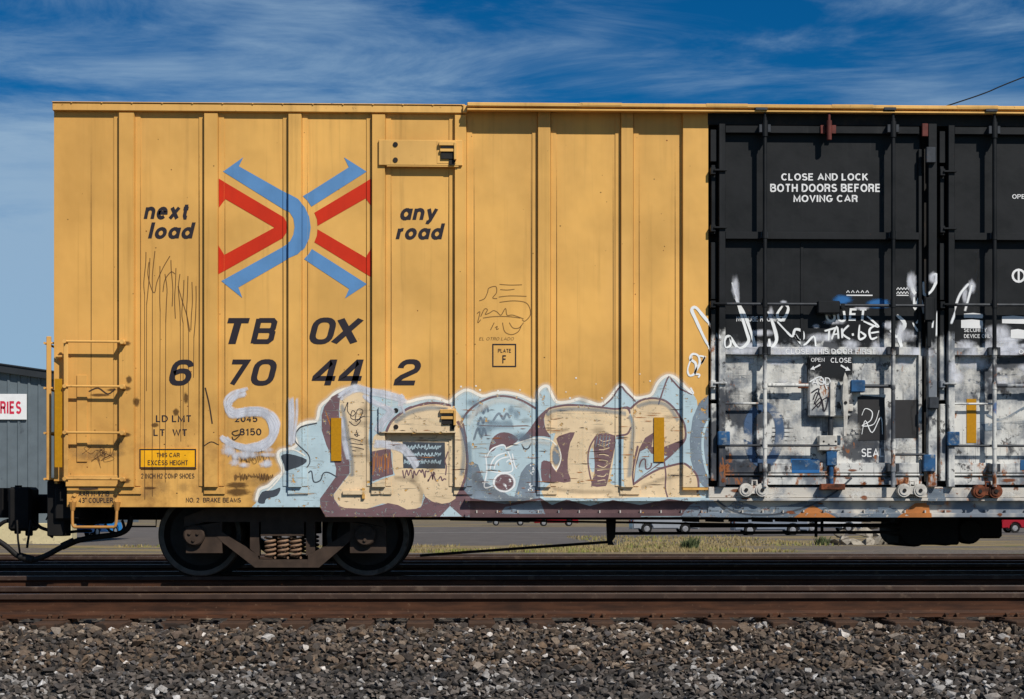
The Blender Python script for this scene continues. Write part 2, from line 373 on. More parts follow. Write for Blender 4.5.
tag(obj('road_marking', bm, plain('worn_white_line', c(190, 188, 180), .8, 0, .2, 2)), 'worn white painted line on the lot', None, None, 'structure')

def rock_set(n=14):
    out = []
    for i in range(n):
        bm = bmesh.new(); sx = random.uniform(.95, 1.4); sy = random.uniform(.7, 1.0)
        for k in range(random.randint(8, 12)):
            v = Vector((random.gauss(0, 1), random.gauss(0, 1), random.gauss(0, 1))).normalized() * random.uniform(.8, 1.1)
            bm.verts.new((v.x * sx, v.y * sy, v.z * .66))
        r = bmesh.ops.convex_hull(bm, input=bm.verts)
        bmesh.ops.delete(bm, geom=[v for v in bm.verts if not v.link_faces], context='VERTS')
        bmesh.ops.triangulate(bm, faces=bm.faces); bm.verts.index_update()
        out.append((np.array([v.co[:] for v in bm.verts]), np.array([[v.index for v in f.verts] for f in bm.faces]))); bm.free()
    return out
ROCKS = rock_set()
def gravel(name, px, py, pz, size, cols, mat, label):
    V, FA, C = [], [], []; off = 0
    for i in range(len(px)):
        v, f = ROCKS[i % len(ROCKS)]
        a, b2, g = rng.uniform(0, 6.28, 3); ca, sa = math.cos(a), math.sin(a); cb, sb = math.cos(b2 * .25), math.sin(b2 * .25)
        Rm = np.array([[ca, -sa, 0], [sa, ca, 0], [0, 0, 1]]) @ np.array([[1, 0, 0], [0, cb, -sb], [0, sb, cb]])
        w = (v * size[i]) @ Rm.T + np.array([px[i], py[i], pz[i]])
        V.append(w); FA.append(f + off); C.append(np.repeat(cols[i][None], len(v), 0)); off += len(v)
    V = np.concatenate(V); FA = np.concatenate(FA); C = np.concatenate(C)
    me = bpy.data.meshes.new(name); me.vertices.add(len(V)); me.vertices.foreach_set('co', V.ravel())
    me.loops.add(FA.size); me.loops.foreach_set('vertex_index', FA.ravel()); me.polygons.add(len(FA)); me.polygons.foreach_set('loop_start', np.arange(0, FA.size, 3))
    at = me.attributes.new('col', 'FLOAT_COLOR', 'POINT'); at.data.foreach_set('color', np.concatenate([C, np.ones((len(C), 1))], 1).ravel())
    me.update(); me.validate(); me.shade_flat()
    o = bpy.data.objects.new(name, me); COL.objects.link(o); me.materials.append(mat); tag(o, label, None, None, 'stuff'); return o
def rock_mat():
    m, nt, b = newmat('ballast_stone'); p = pos(nt); at = nt.nodes.new('ShaderNodeAttribute'); at.attribute_name = 'col'
    n = noise(nt, p, 60, 5, .65); o = mixc(nt, ramp(nt, n, .3, .7, .0, 1), mixc(nt, 1., at.outputs['Color'], (.62, .60, .58, 1), 'MULTIPLY'), at.outputs['Color'])
    nt.links.new(o, b.inputs['Base Color']); b.inputs['Roughness'].default_value = .9; b.inputs['Specular IOR Level'].default_value = .25; bump(nt, b, n, .5, .006); return m
M['rock'] = rock_mat()
PAL = np.array([c(*q)[:3] for q in ((88, 76, 65), (74, 65, 57), (102, 90, 78), (62, 57, 53), (84, 72, 63), (96, 80, 65), (122, 112, 102), (68, 61, 56), (170, 164, 158), (78, 74, 72), (132, 118, 102))])
PW = np.array([.16, .16, .10, .15, .12, .08, .06, .08, .03, .05, .01]); PW = PW / PW.sum()
def scatter(x0, x1, y0, y1, sp, smin, smax, lift=.0, whites=True):
    nx, ny = int((x1 - x0) / sp), int((y1 - y0) / sp)
    gx, gy = np.meshgrid(np.linspace(x0, x1, nx), np.linspace(y0, y1, ny)); n = gx.size
    gx = gx.ravel() + rng.uniform(-.5, .5, n) * sp; gy = gy.ravel() + rng.uniform(-.5, .5, n) * sp
    s = rng.uniform(smin, smax, n) * np.where(rng.uniform(0, 1, n) < .12, 1.3, 1)
    gz = bed_z(gy) + s * rng.uniform(-.1, .75, n) + lift
    col = PAL[rng.choice(len(PAL), n, p=PW)] * rng.uniform(1.0, 1.8, (n, 1))
    if whites:      # lime washed patches run along the foot of the shoulder
        band = np.exp(-((gy + 5.05 + .05 * np.sin(gx * 2.1)) / .30) ** 2) * .16 + np.exp(-((gy + 5.6) / .2) ** 2) * .06 + .022
        w = rng.uniform(0, 1, n) < band * (.6 + .6 * (np.sin(gx * 3.3 + 1) + np.sin(gx * 7.1) * .6))
        col[w] = np.array(c(178, 174, 170)[:3]) * rng.uniform(.6, 1.1, (w.sum(), 1))
        gr = (gy < -4.9) & ~w; col[gr] = col[gr] * .55 + .45 * col[gr].mean(1, keepdims=True) * np.array([[.96, 1, 1.04]])
    return gx, gy, gz, s, col
a = scatter(-5.8, 6.4, -6.0, -3.5, .040, .021, .037)
b2 = scatter(-5.8, 6.4, -5.9, -4.1, .12, .034, .052, .008)
a = [np.concatenate(q) for q in zip(a, b2)]
gravel('gravel', *a[:4], a[4], M['rock'], 'brown and grey crushed stone ballast with pale patches')
a = scatter(-8, 9, -3.3, 11.5, .15, .028, .045, whites=False)
gravel('gravel', *a[:4], a[4], M['rock'], 'crushed stone ballast between the tracks')

# ------------------------------------------------------------------ tracks
def rail_mat():
    m, nt, b = newmat('rusty_rail'); p = pos(nt)
    n = noise(nt, p, 1., 6, .6, (3, 20, 20)); o = mixc(nt, ramp(nt, n, .3, .7), c(46, 27, 16), c(76, 46, 28)); o = mixc(nt, ramp(nt, noise(nt, p, 24, 6, .7), .6, .7, 0, .6), o, c(110, 86, 66))
    nt.links.new(o, b.inputs['Base Color']); b.inputs['Roughness'].default_value = .75; b.inputs['Specular IOR Level'].default_value = .25; bump(nt, b, n, .2); return m
M['rail'] = rail_mat()
M['railhead'] = plain('worn_rail_head', c(142, 126, 114), .38, .75, .15, 6, c(96, 76, 62), 4, .6, .05)
M['railside'] = plain('scuffed_rail_head_side', c(60, 44, 35), .55, .1, .25, 5, c(84, 68, 56), 7, .55, .1)
M['tie'] = plain('creosoted_timber', c(72, 52, 39), .9, 0, .3, 5, c(44, 34, 28), 5, .5)
M['plate'] = plain('rusty_tie_plate', c(78, 54, 38), .85, 0, .3, 14, c(50, 34, 26), 9, .55)
RP0 = [(-.030, 0), (.030, 0), (.0372, -.008), (.0372, -.040), (.011, -.056), (.0088, -.085), (.0095, -.135), (.024, -.158), (.074, -.172), (.076, -.186), (-.076, -.186), (-.074, -.172), (-.024, -.158), (-.0095, -.135), (-.0088, -.085), (-.011, -.056), (-.0372, -.040), (-.0372, -.008)]
RP = [(y, z * 1.13) for y, z in RP0]; TD = -.024
TX0, TX1 = -13.0, 14.5
def make_track(yc, label, ties, plates):
    root = empty('railway_track', (0, yc, -.2)); tag(root, label, 'railway track', 'parallel railway tracks')
    for s in (-1, 1):
        bm = bmesh.new(); fs = xprism(bm, [(yc + s * .7545 + y, z) for y, z in RP], TX0, TX1)
        for i, f in enumerate(fs[2:]):
            f.material_index = 1 if i == 0 else (2 if i in (1, 2, 16, 17) else 0)
        obj('rail', bm, [M['rail'], M['railhead'], M['railside']], root)
    if not ties: return root
    t0 = None; n = 0; x = TX0 + .15
    while x < TX1:
        if t0 is None:
            bm = bmesh.new(); box(bm, x - .115, x + .115, yc - 1.3, yc + 1.3, -.375 + TD, -.2 + TD, .008); t0 = obj('railway_tie', bm, M['tie'], root); x0 = x
            if plates:
                for s in (-1, 1):
                    bm = bmesh.new(); yr = yc + s * .7545
                    box(bm, x - .098, x + .098, yr - .18, yr + .18, -.2 + TD, -.1867 + TD, .003)
                    for dx in (-.05, .045):
                        for dy in (-.098, .098):
                            box(bm, x + dx - .010, x + dx + .010, yr + dy - .012, yr + dy + .012, -.188 + TD, -.160 + TD, .003); box(bm, x + dx - .018, x + dx + .018, yr + dy - (.026 if dy > 0 else .012), yr + dy + (.012 if dy > 0 else .026), -.168 + TD, -.150 + TD, .005)
                    obj('tie_plate', bm, M['plate'], t0)
        else:
            q = copy_tree(t0, root); q.location.x += (x - x0)
        x += .522 + random.uniform(-.02, .02)
    return root
make_track(-2.78, 'nearest empty track with rusty brown rails and exposed tie plates above the gravel', True, True)
make_track(1.52, 'dark track beneath the wheels of the yellow boxcar', True, False)
make_track(5.82, 'shaded empty track just behind the boxcar', False, False)
make_track(10.12, 'farthest empty track, sunlit at the edge of the dirt lot', False, False)

# ------------------------------------------------------------------ the boxcar
XL = X(54); XC = X(940); XR = 2 * XC - XL; YB = 3.04
XD0 = X(708); XD1 = 2 * XC - XD0
ZT = Z(105.4, 0, 260); ZB = Z(507, 0, 200); ZS = Z(517, 0, 600); ZP0 = Z(490, 0, 400); ZTR = Z(110, 0, 740)
car = empty('boxcar', (XC, 1.52, 0))
tag(car, 'yellow high boxcar with black plug doors and graffiti along its lower side', 'boxcar')
OVER = []                                    # rectangles of raised surface, for the paint that follows them: x0, x1, z0, z1, Y
def reg(x0, x1, z0, z1, y): OVER.append((min(x0, x1), max(x0, x1), min(z0, z1), max(z0, z1), y))
def regp(a, b, x1, y1, y): reg(X(a), X(x1), P((a + x1) / 2, y1).z, P((a + x1) / 2, b).z, y)

# side panels, roof, ends, floor
XB = X(321)
for mir in (0, 1):
    bm = bmesh.new()
    pts = [(XL, Z(481, 0, 60)), (X(67), Z(481, 0, 60)), (X(67), ZB), (X(320), ZB), (X(326), ZS), (XD0, ZS), (XD0, ZT), (XL, ZT)]
    if mir: pts = [(2 * XC - x, z) for x, z in pts]
    prism(bm, pts, 0, .03)
    obj('side_panel', bm, M['yellow'], car)
bm = bmesh.new(); xprism(bm, [(-.02, ZT), (1.52, ZT + .02), (YB + .02, ZT), (YB + .02, ZT - .05), (-.02, ZT - .05)], XL - .01, XR + .01)
for px in (600, 693, 885): box(bm, X(px) - .06, X(px) + .05, .1, .25, ZT, ZT + .02, .005)
obj('roof', bm, M['yellow_trim'], car)
bm = bmesh.new(); box(bm, XL, XR, YB - .03, YB, ZS, ZT - .06); obj('side_panel', bm, M['yellow'], car)
for s, xx in ((1, XL), (-1, XR)):
    bm = bmesh.new(); box(bm, xx, xx + s * .03, .031, YB - .031, ZB + .25, ZT - .06)
    for k in range(9):
        z = 1.35 + k * .42; xprism(bm, [(.3, z), (.3, z + .2), (YB - .3, z + .2), (YB - .3, z)], xx - s * .045, xx - s * .001)
    obj('end_wall', bm, M['yellow'], car)
bm = bmesh.new(); box(bm, XL + .1, XR - .1, .04, YB - .04, .95, 1.04)
box(bm, XL + .2, XR - .2, 1.30, 1.74, .62, .94)
for k in range(11):
    x = XL + 3.4 + k * (XR - XL - 6.8) / 10; box(bm, x - .06, x + .06, .06, YB - .06, .70, .949)
obj('underframe', bm, M['underframe'], car)
bm = bmesh.new(); box(bm, XD0 - .02, XD1 + .02, .10, .14, ZS + .05, ZTR); obj('door_backing', bm, M['black_steel'], car)

# side posts
POSTS = [(120, 134.5), (205, 218), (289, 301.5), (372.5, 385), (455, 466), (538, 550), (621, 632.5), (682.5, 707.5)]
PD = -.055; FL = []
prof = [(XL, 0.)]
ZPB = Z(487, 0, 300); ZPC = Z(497, 0, 300)
for i, (a, b) in enumerate(POSTS):
    x0, x1 = X(a), X(b)
    prof += [(x0 - .008, 0.), (x0, PD), (x1, PD), (x1 + .008, 0.)]
    zt = ZT - .10 if a < 460 else Z(112, 0, 580)
    for mir in (0, 1):
        mx = (lambda x: 2 * XC - x) if mir else (lambda x: x)
        bm = bmesh.new()
        zprism(bm, [(mx(x0 - .008), -.0005), (mx(x0), PD), (mx(x1), PD), (mx(x1 + .008), -.0005)][::(-1 if mir else 1)], ZPB if i < 7 else Z(490, 0, 690), zt)
        # weld flange beside the post and its foot
        if i < 7:
            for (u, v) in ((x1 + .010, x1 + .066), (x0 - .062, x0 - .010)):
                box(bm, mx(u), mx(v), -.010, -.0005, ZPB + .01, zt - .01)
                if not mir: FL.append((u, v, ZPB + .01, zt - .01, -.010))
            box(bm, mx(x0 - .01), mx(x1 + .075), -.020, -.001, ZPC + .03, ZPB - .002, .003)
            if not mir: reg(x0 - .01, x1 + .075, ZPC + .03, ZPB - .002, -.020)
        obj('side_post', bm, M['yellow'], car)
prof += [(XD0, PD if POSTS[-1][1] >= 707 else 0.)]

# eave and door track along the roof edge
bm = bmesh.new(); xa, xb = XL - .005, X(465)
box(bm, xa, xb, -.062, -.001, Z(113, 0, 260), Z(105.6, 0, 260), .006); box(bm, xa - .004, xb, -.075, -.021, Z(105.4, 0, 260), ZT + .012, .006)
for k in range(14): box(bm, xa + .2 + k * .32, xa + .2 + k * .32 + .012, -.0765, -.07, Z(105, 0, 260), ZT - .004)
obj('eave', bm, M['yellow_trim'], car)
bm = bmesh.new(); xa, xb = X(467), 2 * XC - X(467)
ztop = Z(107, 0, 560)
box(bm, xa, xb, -.20, -.021, Z(111, 0, 560), ztop, .008); box(bm, xa, xb, -.13, -.022, Z(112.6, 0, 560), Z(110, 0, 560) - .002); box(bm, xa + .001, xb, -.192, -.12, Z(114.6, 0, 560), Z(112.9, 0, 560), .003)
k = xa + 1.2
while k < xb: box(bm, k, k + .45, -.2035, -.03, Z(110, 0, 560) + .004, ztop + .003, .004); k += 1.35
obj('door_track', bm, M['yellow_trim'], car)
bm = bmesh.new(); box(bm, X(463), xa, -.10, -.063, Z(115, 0, 465), ztop - .01, .005); obj('eave_joint', bm, M['yellow_trim'], car)
bm = bmesh.new(); box(bm, XD0 - .01, XD1 + .01, -.06, .02, Z(127, 0, 850), Z(113, 0, 850), .004); obj('door_header', bm, M['black_steel'], car)

# sills below
bm = bmesh.new(); xa, xb = X(465), 2 * XC - X(465)
zl0, zl1, zf0, zf1 = Z(501, 0, 600), Z(498, 0, 600), Z(516.6, 0, 600), Z(513, 0, 600)
box(bm, X(200), XB + .1, .35, .45, ZS + .012, ZB - .003, .02, 1)
box(bm, xa, xb, -.085, -.001, zl0, zl1, .004); box(bm, xa + .001, xb - .001, -.075, .0, zf0 - .008, zf1, .004)
k = xa + .12
while k < xb:
    zprism(bm, [(k, -.074), (k + .012, -.074), (k + .012, -.002), (k, -.002)], zf1 + .001, zf1 + .03); k += .22
box(bm, 2 * XC - XB - .1, 2 * XC - X(200), .35, .45, ZS + .012, ZB - .003, .02, 1)
obj('side_sill', bm, [M['sill'], M['black_steel']], car)
reg(xa, xb, zl0, zl1, -.085); reg(xa, xb, zf0 - .008, zf1, -.075)
bm = bmesh.new(); box(bm, XD0, XD1, -.05, .02, Z(498, 0, 850) + .003, Z(487, 0, 850), .005); obj('door_threshold', bm, M['sill'], car)
reg(XD0, XD1, Z(498, 0, 850), Z(487, 0, 850), -.05)
bm = bmesh.new(); box(bm, XD0, XD1, .0, .04, ZS + .01, Z(498, 0, 850) - .002); obj('side_sill', bm, M['sill'], car)

for q in FL: reg(*q)
# ---- access plates with latches
def access_plate(x0, y0, x1, y1, lx0, ly0, lx1, ly1, holes):
    bm = bmesh.new(); pbox(bm, x0, y0, x1, y1, -.085, -.0565, .006)
    pbox(bm, x0 + 8, y1 - 1, x1 - 4, y1 + 1.2, -.080, -.057, .003)
    pl = obj('access_plate', bm, M['yellow_trim'], car); regp(x0, y0, x1, y1, -.085)
    bm = bmesh.new(); pbox(bm, lx0 - 1, ly0 - 1, lx1 + 1, ly1 + 1, -.089, -.0853, .002); pbox(bm, lx0 + 1, ly0, lx1 + 1, ly0 + 4, -.13, -.089, .004); pbox(bm, lx0 + 2, ly0 + 7, lx1, ly0 + 10, -.125, -.089, .004); pbox(bm, lx1 - 1, ly0 + 1, lx1 + 1.5, ly1 - 2, -.14, -.089, .004)
    obj('latch', bm, M['yellow_trim'], pl)
    bm = bmesh.new(); pbox(bm, lx0 + 3, ly0 + 4.3, lx1 - 1.2, ly0 + 6.8, -.12, -.0892, .003); pbox(bm, lx0 + 3, ly0 + 10.2, lx1 - 1.2, ly1 - 3, -.11, -.0893, .003); pbox(bm, lx0 + 11, ly1 - 3, lx1, ly1 + 3, -.1, -.0894, .003)
    obj('latch_pocket', bm, M['black_steel'], pl)
    for (hx, hy) in holes:
        bm = bmesh.new(); q = P(hx, hy); disc(bm, q.x, q.z, -.0925, -.0853, .027, 14); obj('bolt_hole', bm, M['black_steel'], pl)
access_plate(379, 141.5, 462.5, 167, 438, 144, 455, 164, [(395.7, 146.2), (395.7, 161.6)])
access_plate(379, 406.5, 456, 433, 439, 410, 454.5, 428, [(396.2, 411), (396.2, 427.4)])
bm = bmesh.new(); pbox(bm, 343, 490.5, 365, 494.5, -.03, -.001, .004); pbox(bm, 362, 488, 365, 499, -.035, -.001, .004); obj('routing_board', bm, M['yellow_trim'], car); regp(343, 490.5, 365, 494.5, -.03)
bm = bmesh.new(); pbox(bm, 77, 375, 87.5, 462, -.014, -.001, .004); obj('wear_strip', bm, M['yellow'], car); regp(77, 375, 87.5, 462, -.014)

# ---- side ladder, end ladder, stirrup
lad = empty('ladder', (X(98), 0, Z(480)))
lad.parent = car; lad.location = Vector((X(98), -.1, Z(480))) - car.location
bm = bmesh.new(); pbox(bm, 66, 343, 70.4, 482, -.118, -.103, .004); obj('stile', bm, M['yellow_trim'], lad)
for y in (342.5, 387, 433, 479):
    bm = bmesh.new(); z = Z(y, 0, 95); r = .013
    tube(bm, [(X(67.5), -.125, z), (X(125), -.125, z - .003)], r, 8)
    box(bm, X(121), X(127), -.13, PD, z - .03, z + .018, .006); disc(bm, X(67.5), z, -.15, -.112, .022, 8); disc(bm, X(124.5), z - .005, -.155, -.125, .024, 8)
    obj('rung', bm, M['yellow_trim'], lad, True)
lad = empty('ladder', (0, 0, 0)); lad.parent = car; lad.location = Vector((X(48), .05, Z(480))) - car.location
bm = bmesh.new(); box(bm, X(45.6), X(50.2), .03, .06, Z(480, 0, 48), Z(336, 0, 48), .004); obj('stile', bm, M['yellow_trim'], lad)
bm = bmesh.new(); box(bm, X(45.6), X(50.2), .46, .49, Z(480, 0, 48), Z(336, 0, 48), .004); obj('stile', bm, M['yellow_trim'], lad)
for y in (343, 388, 433, 479):
    bm = bmesh.new(); z = Z(y, 0, 48); xx = X(44.5); tube(bm, [(xx, .0, z), (xx, .5, z)], .013, 8); tube(bm, [(xx - .015, .045, z), (XL + .001, .045, z + .004)], .011, 8)
    obj('rung', bm, M['yellow_trim'], lad, True)
bm = bmesh.new(); q = [P(73.3, 504), P(73.8, 527), P(117, 527), P(117.5, 504)]
w = smooth_path([(q[0].x, -.02, q[0].z), (q[0].x, -.045, q[0].z - .10), (q[1].x, -.06, q[1].z + .03), (q[1].x + .02, -.06, q[1].z)], 5) + smooth_path([(q[2].x - .02, -.06, q[2].z), (q[2].x, -.06, q[2].z + .03), (q[3].x, -.045, q[3].z - .10), (q[3].x, -.02, q[3].z)], 5)
tube(bm, w, .016, 8)
for u in (q[0], q[3]): tube(bm, [(u.x, -.03, u.z + .02), (u.x, -.035, u.z - .07)], [.042, .022], 8)
obj('stirrup_step', bm, car_paint('dirty_step_paint', c(176, 126, 66), .58, .8), car, True)
bm = bmesh.new()
for (bx_, by) in ((75, 495), (116.5, 494), (75, 500.5), (116.5, 500.5)):
    u = P(bx_, by); disc(bm, u.x, u.z, -.016, -.001, .02, 8)
pbox(bm, 66, 475.5, 130, 486.5, -.02, -.001, .003); obj('step_mounting', bm, M['yellow_trim'], car); regp(66, 475.5, 130, 486.5, -.02)
# grab bracket left of the stile
bm = bmesh.new(); u = P(62, 357); tube(bm, [(u.x - .05, -.03, u.z), (u.x + .03, -.07, u.z), (u.x + .05, -.07, u.z - .02)], .013, 8); disc(bm, u.x - .04, u.z, -.03, -.001, .03, 10); obj('hand_hold', bm, M['yellow_trim'], car, True)
# ---- reflectors
for (x0, y0, x1, y1) in ((57, 379.5, 64.4, 467.5), (331.2, 418, 341.5, 461), (653.8, 417.5, 664, 461.8)):
    bm = bmesh.new(); pbox(bm, x0, y0, x1, y1, -.020 if x0 > 100 else -.112, -.0005 if x0 > 100 else -.10, 0); obj('reflector', bm, M['reflector'], car)
bm = bmesh.new(); pbox(bm, 139.5, 448.5, 196.6, 468.5, -.014, -.0008, .002); warn = obj('warning_sign', bm, M['signyellow'], car); regp(139.5, 448.5, 196.6, 468.5, -.014)

# ------------------------------------------------------------------ plug doors
DX = X(945) - X(717)
door = empty('plug_door', (0, 0, 0)); door.parent = car; door.location = Vector(((X(717) + X(935)) / 2, -.05, ZS + .2)) - car.location
def dpart(name, boxes, mat, parent=None, bev=.005, register=True):
    bm = bmesh.new()
    for (x0, y0, x1, y1, yf, yb) in boxes:
        pbox(bm, x0, y0, x1, y1, yf, yb, bev)
        if register:
            regp(x0, y0, x1, y1, yf); o = OVER[-1]; OVER.append((o[0] + DX, o[1] + DX, o[2], o[3], o[4]))
    return obj(name, bm, mat, parent or door)
PY = -.02
dpart('door_panel', [(718, 118, 919, 484, PY, .02)], M['door'], bev=0)
for (a, b) in ((128, 135.4), (233.4, 240.8)):
    dpart('door_rail', [(724, a, 917, b, -.10, PY - .0005)], M['door_frame'])
dpart('door_rail', [(724, 348, 917, 355.5, -.10, PY - .0005)], M['door_frame'])
dpart('door_rail', [(724, 463, 917, 473, -.09, PY - .0005)], M['door_frame'])
dpart('door_rail', [(724, 477.5, 917, 485, -.08, PY - .0005)], M['door_frame'])
dpart('door_stile', [(717.4, 126, 723.8, 487, -.12, PY - .0008)], M['door_frame'])
dpart('door_stile', [(925.5, 126, 934, 487, -.12, PY - .0008)], M['door_frame'])
dpart('seal_strip', [(917.2, 150, 920.6, 484, -.055, PY - .001)], M['door_frame'], register=False)
dpart('seal_strip', [(709.5, 131, 715.8, 163, -.075, .05), (710.5, 166, 715.2, 235, -.06, .05), (710.2, 243, 715.5, 300, -.06, .05), (710.3, 310, 715.4, 400, -.06, .05), (710.2, 404, 716, 481, -.075, .05)], M['door_frame'], register=False)
dpart('door_panel', [(800, 243, 803, 347, -.028, PY - .0004)], M['door'], bev=.002, register=False)
for y in (172.5, 229.5, 305, 384):
    dpart('hinge_arm', [(709, y - 3, 714, y + 4, -.13, -.05), (712, y - 1, 725, y + 1, -.15, -.121)], M['door_frame'], register=False)
def rod_x(name, px0, px1, py, yy, r, mat, parent=None):
    bm = bmesh.new(); z = P((px0 + px1) / 2, py).z; tube(bm, [(X(px0), yy, z), (X(px1), yy, z)], r, 10); return obj(name, bm, mat, parent or door, True)
for px in (762.3, 889.5):
    bm = bmesh.new(); xx = X(px); tube(bm, [(xx, -.16, Z(487, 0, 800)), (xx, -.16, Z(128, 0, 800)), (xx, -.16, Z(121, 0, 800))], .023, 10)
    tube(bm, [(xx, -.16, Z(122, 0, 800)), (xx, -.16, Z(114.5, 0, 800))], .014, 8); tube(bm, [(xx, -.16, Z(140, 0, 800)), (xx, -.16, Z(124, 0, 800))], .033, 10)
    for y in (237, 305, 352, 386, 445, 468): tube(bm, [(xx, -.16, Z(y + 4, 0, 800)), (xx, -.16, Z(y - 4, 0, 800))], .029, 10)
    lr = obj('lock_rod', bm, M['rod_pale'], door, True)
    for y in (131.7, 237, 352, 468):
        bm = bmesh.new(); pbox(bm, px - 3.5, y - 3, px + 3.5, y + 3, -.14, -.101, .003)
        if y != 237:
            for t in (-1, 1): pbox(bm, px + t * 4.2 - 1.6, y - 4, px + t * 4.2 + 1.6, y + 4, -.17, -.1005, .004)
        obj('rod_guide', bm, M['rod'], lr)
    bm = bmesh.new(); pbox(bm, px - 10, 111.6, px + 2, 114.4, -.21, -.15, .004); obj('rod_cap', bm, M['rod'], lr)
# red top hook
bm = bmesh.new(); xx = X(826); tube(bm, [(xx, -.16, Z(143, 0, 826)), (xx, -.16, Z(124, 0, 826))], [.028, .03], 10); tube(bm, [(xx, -.16, Z(124, 0, 826)), (xx, -.16, Z(114, 0, 826))], .015, 8)
for s in (-1, 1): pbox(bm, 826 + s * 5.5 - 2.2, 127.5, 826 + s * 5.5 + 2.2, 136, -.12, -.1005, .004)
pbox(bm, 823.5, 129, 828.5, 134, -.15, -.101, .003); obj('top_latch', bm, M['red'], door, True)
bm = bmesh.new(); pbox(bm, 919, 126, 925, 139, -.13, -.10, .006); obj('door_stop', bm, M['red'], door)
bm = bmesh.new(); pbox(bm, 922, 150, 932, 166, -.17, -.121, .01); obj('door_stop', bm, M['rod'], door)
# horizontal operating rods
rod_x('operating_rod', 715, 814, 305.5, -.13, .017, M['rod']); rod_x('operating_rod', 836, 921, 307, -.13, .017, M['rod'])
bm = bmesh.new(); pbox(bm, 815, 302.5, 837, 315, -.16, PY - .001, .01); pbox(bm, 838, 305, 842, 310, -.15, -.05, .005); obj('gear_case', bm, M['rod_pale'], door)
rod_x('operating_rod', 766, 806, 386, -.12, .022, M['rod_pale']); rod_x('operating_rod', 855, 890, 387, -.12, .02, M['rod'])
bm = bmesh.new(); pbox(bm, 796, 384, 806, 389, -.135, -.10, .004); obj('rod_coupling', bm, M['rusty'], door)
rod_x('operating_rod', 717, 834, 446, -.13, .014, M['rod']); rod_x('operating_rod', 890, 922, 455, -.13, .014, M['rod'])
rod_x('operating_rod', 717, 765, 388 + 16, -.10, .012, M['rod_pale'])
rod_x('operating_rod', 724, 921, 475, -.085, .013, M['rod_pale'])
# lock box with hand lever
lb = dpart('lock_box', [(806.5, 357, 850, 417, -.13, PY - .001)], door_paint('lock_box_paint', -.35), bev=.012)
bm = bmesh.new(); pbox(bm, 827, 383, 831.5, 417.5, -.155, -.131, .006); pbox(bm, 838.5, 385, 844.5, 414, -.16, -.131, .01); u = P(841, 404); disc(bm, u.x, u.z, -.20, -.16, .045, 14); pbox(bm, 844, 405, 850, 412, -.15, -.131, .004)
obj('lever_mount', bm, M['pale_metal'], lb)
bm = bmesh.new(); prism(bm, [(P(a, b).x, P(a, b).z) for a, b in ((839, 379), (840.5, 374), (842.8, 379), (844.2, 400), (843.5, 412), (842, 437), (839.4, 437), (839.2, 412), (838, 400))], -.225, -.203); obj('hand_lever', bm, M['pale_metal'], lb)
bm = bmesh.new(); disc(bm, u.x, u.z, -.231, -.2255, .018, 10); obj('pivot_bolt', bm, M['black_steel'], lb)
bm = bmesh.new(); pbox(bm, 816.5, 436, 838, 451, -.14, PY - .001, .006); fr = obj('shaft_bracket', bm, M['pale_metal'], door)
for px in (821, 826, 833):
    bm = bmesh.new(); u = P(px, 442 if px != 826 else 445); disc(bm, u.x, u.z, -.1415, -.1403, .012, 8); obj('bolt_hole', bm, M['black_steel'], fr)
bm = bmesh.new(); tube(bm, [(X(828.5), -.10, Z(436, 0, 828)), (X(828.5), -.10, Z(417, 0, 828))], .028, 10); obj('operating_shaft', bm, M['rod'], door, True)
bm = bmesh.new(); tube(bm, [(X(829), -.11, Z(485, 0, 828)), (X(829), -.11, Z(451, 0, 828))], .025, 10); pbox(bm, 824, 452, 834, 466, -.15, -.0915, .006); obj('operating_shaft', bm, M['blue'], door, True)
for (x0, y0, x1, y1, m) in ((790, 460, 818, 470, 'blue'), (716, 432, 728, 446, 'blue'), (920, 455, 932, 472, 'blue'), (848, 381, 862, 393, 'blue')):
    bm = bmesh.new(); pbox(bm, x0, y0, x1, y1, -.15 if x0 != 790 else -.0955, -.0915 if x0 != 848 else -.05, .008); obj('rod_bracket', bm, M[m], door)
bm = bmesh.new(); pbox(bm, 818, 484, 842, 490, -.16, -.051, .006); obj('threshold_keeper', bm, M['rusty'], door)
bm = bmesh.new(); pbox(bm, 921, 299, 931, 322, -.16, -.121, .008); pbox(bm, 924, 322, 928, 348, -.14, -.121, .004); obj('side_keeper', bm, M['rod_pale'], door)
bm = bmesh.new(); pbox(bm, 924, 398, 934, 410, -.2, -.121, .012); obj('side_keeper', bm, M['rod'], door)
door2 = copy_tree(door, car); door2.location.x += DX
def roller(px, py, mat):
    bm = bmesh.new(); u = P(px, py)
    for s in (-1, 1):
        cx = u.x + s * .087; disc(bm, cx, u.z, -.145, -.055, .072, 20); disc(bm, cx, u.z, -.155, -.145, .052, 16)
    box(bm, u.x - .06, u.x + .06, -.13, -.056, u.z - .045, u.z + .045, .006)
    tube(bm, [(u.x - .02, -.12, u.z + .05), (u.x - .02, -.12, u.z + .10), (u.x + .03, -.12, u.z + .10), (u.x + .03, -.12, u.z + .05)], .012, 8)
    r = obj('door_roller', bm, M[mat], car, True)
    for s in (-1, 1):
        bm = bmesh.new(); disc(bm, u.x + s * .087, u.z, -.166, -.1553, .02, 8); obj('axle_bolt', bm, M['black_steel'], r)
roller(752, 490, 'pale_metal'); roller(909, 490.5, 'pale_metal'); roller(984, 491.5, 'rusty'); roller(1138, 491, 'rusty')
bm = bmesh.new(); pbox(bm, 966, 399, 975.6, 443, -.026, PY - .001, 0); obj('reflector', bm, M['reflector'], car); regp(966, 399, 975.6, 443, -.026)

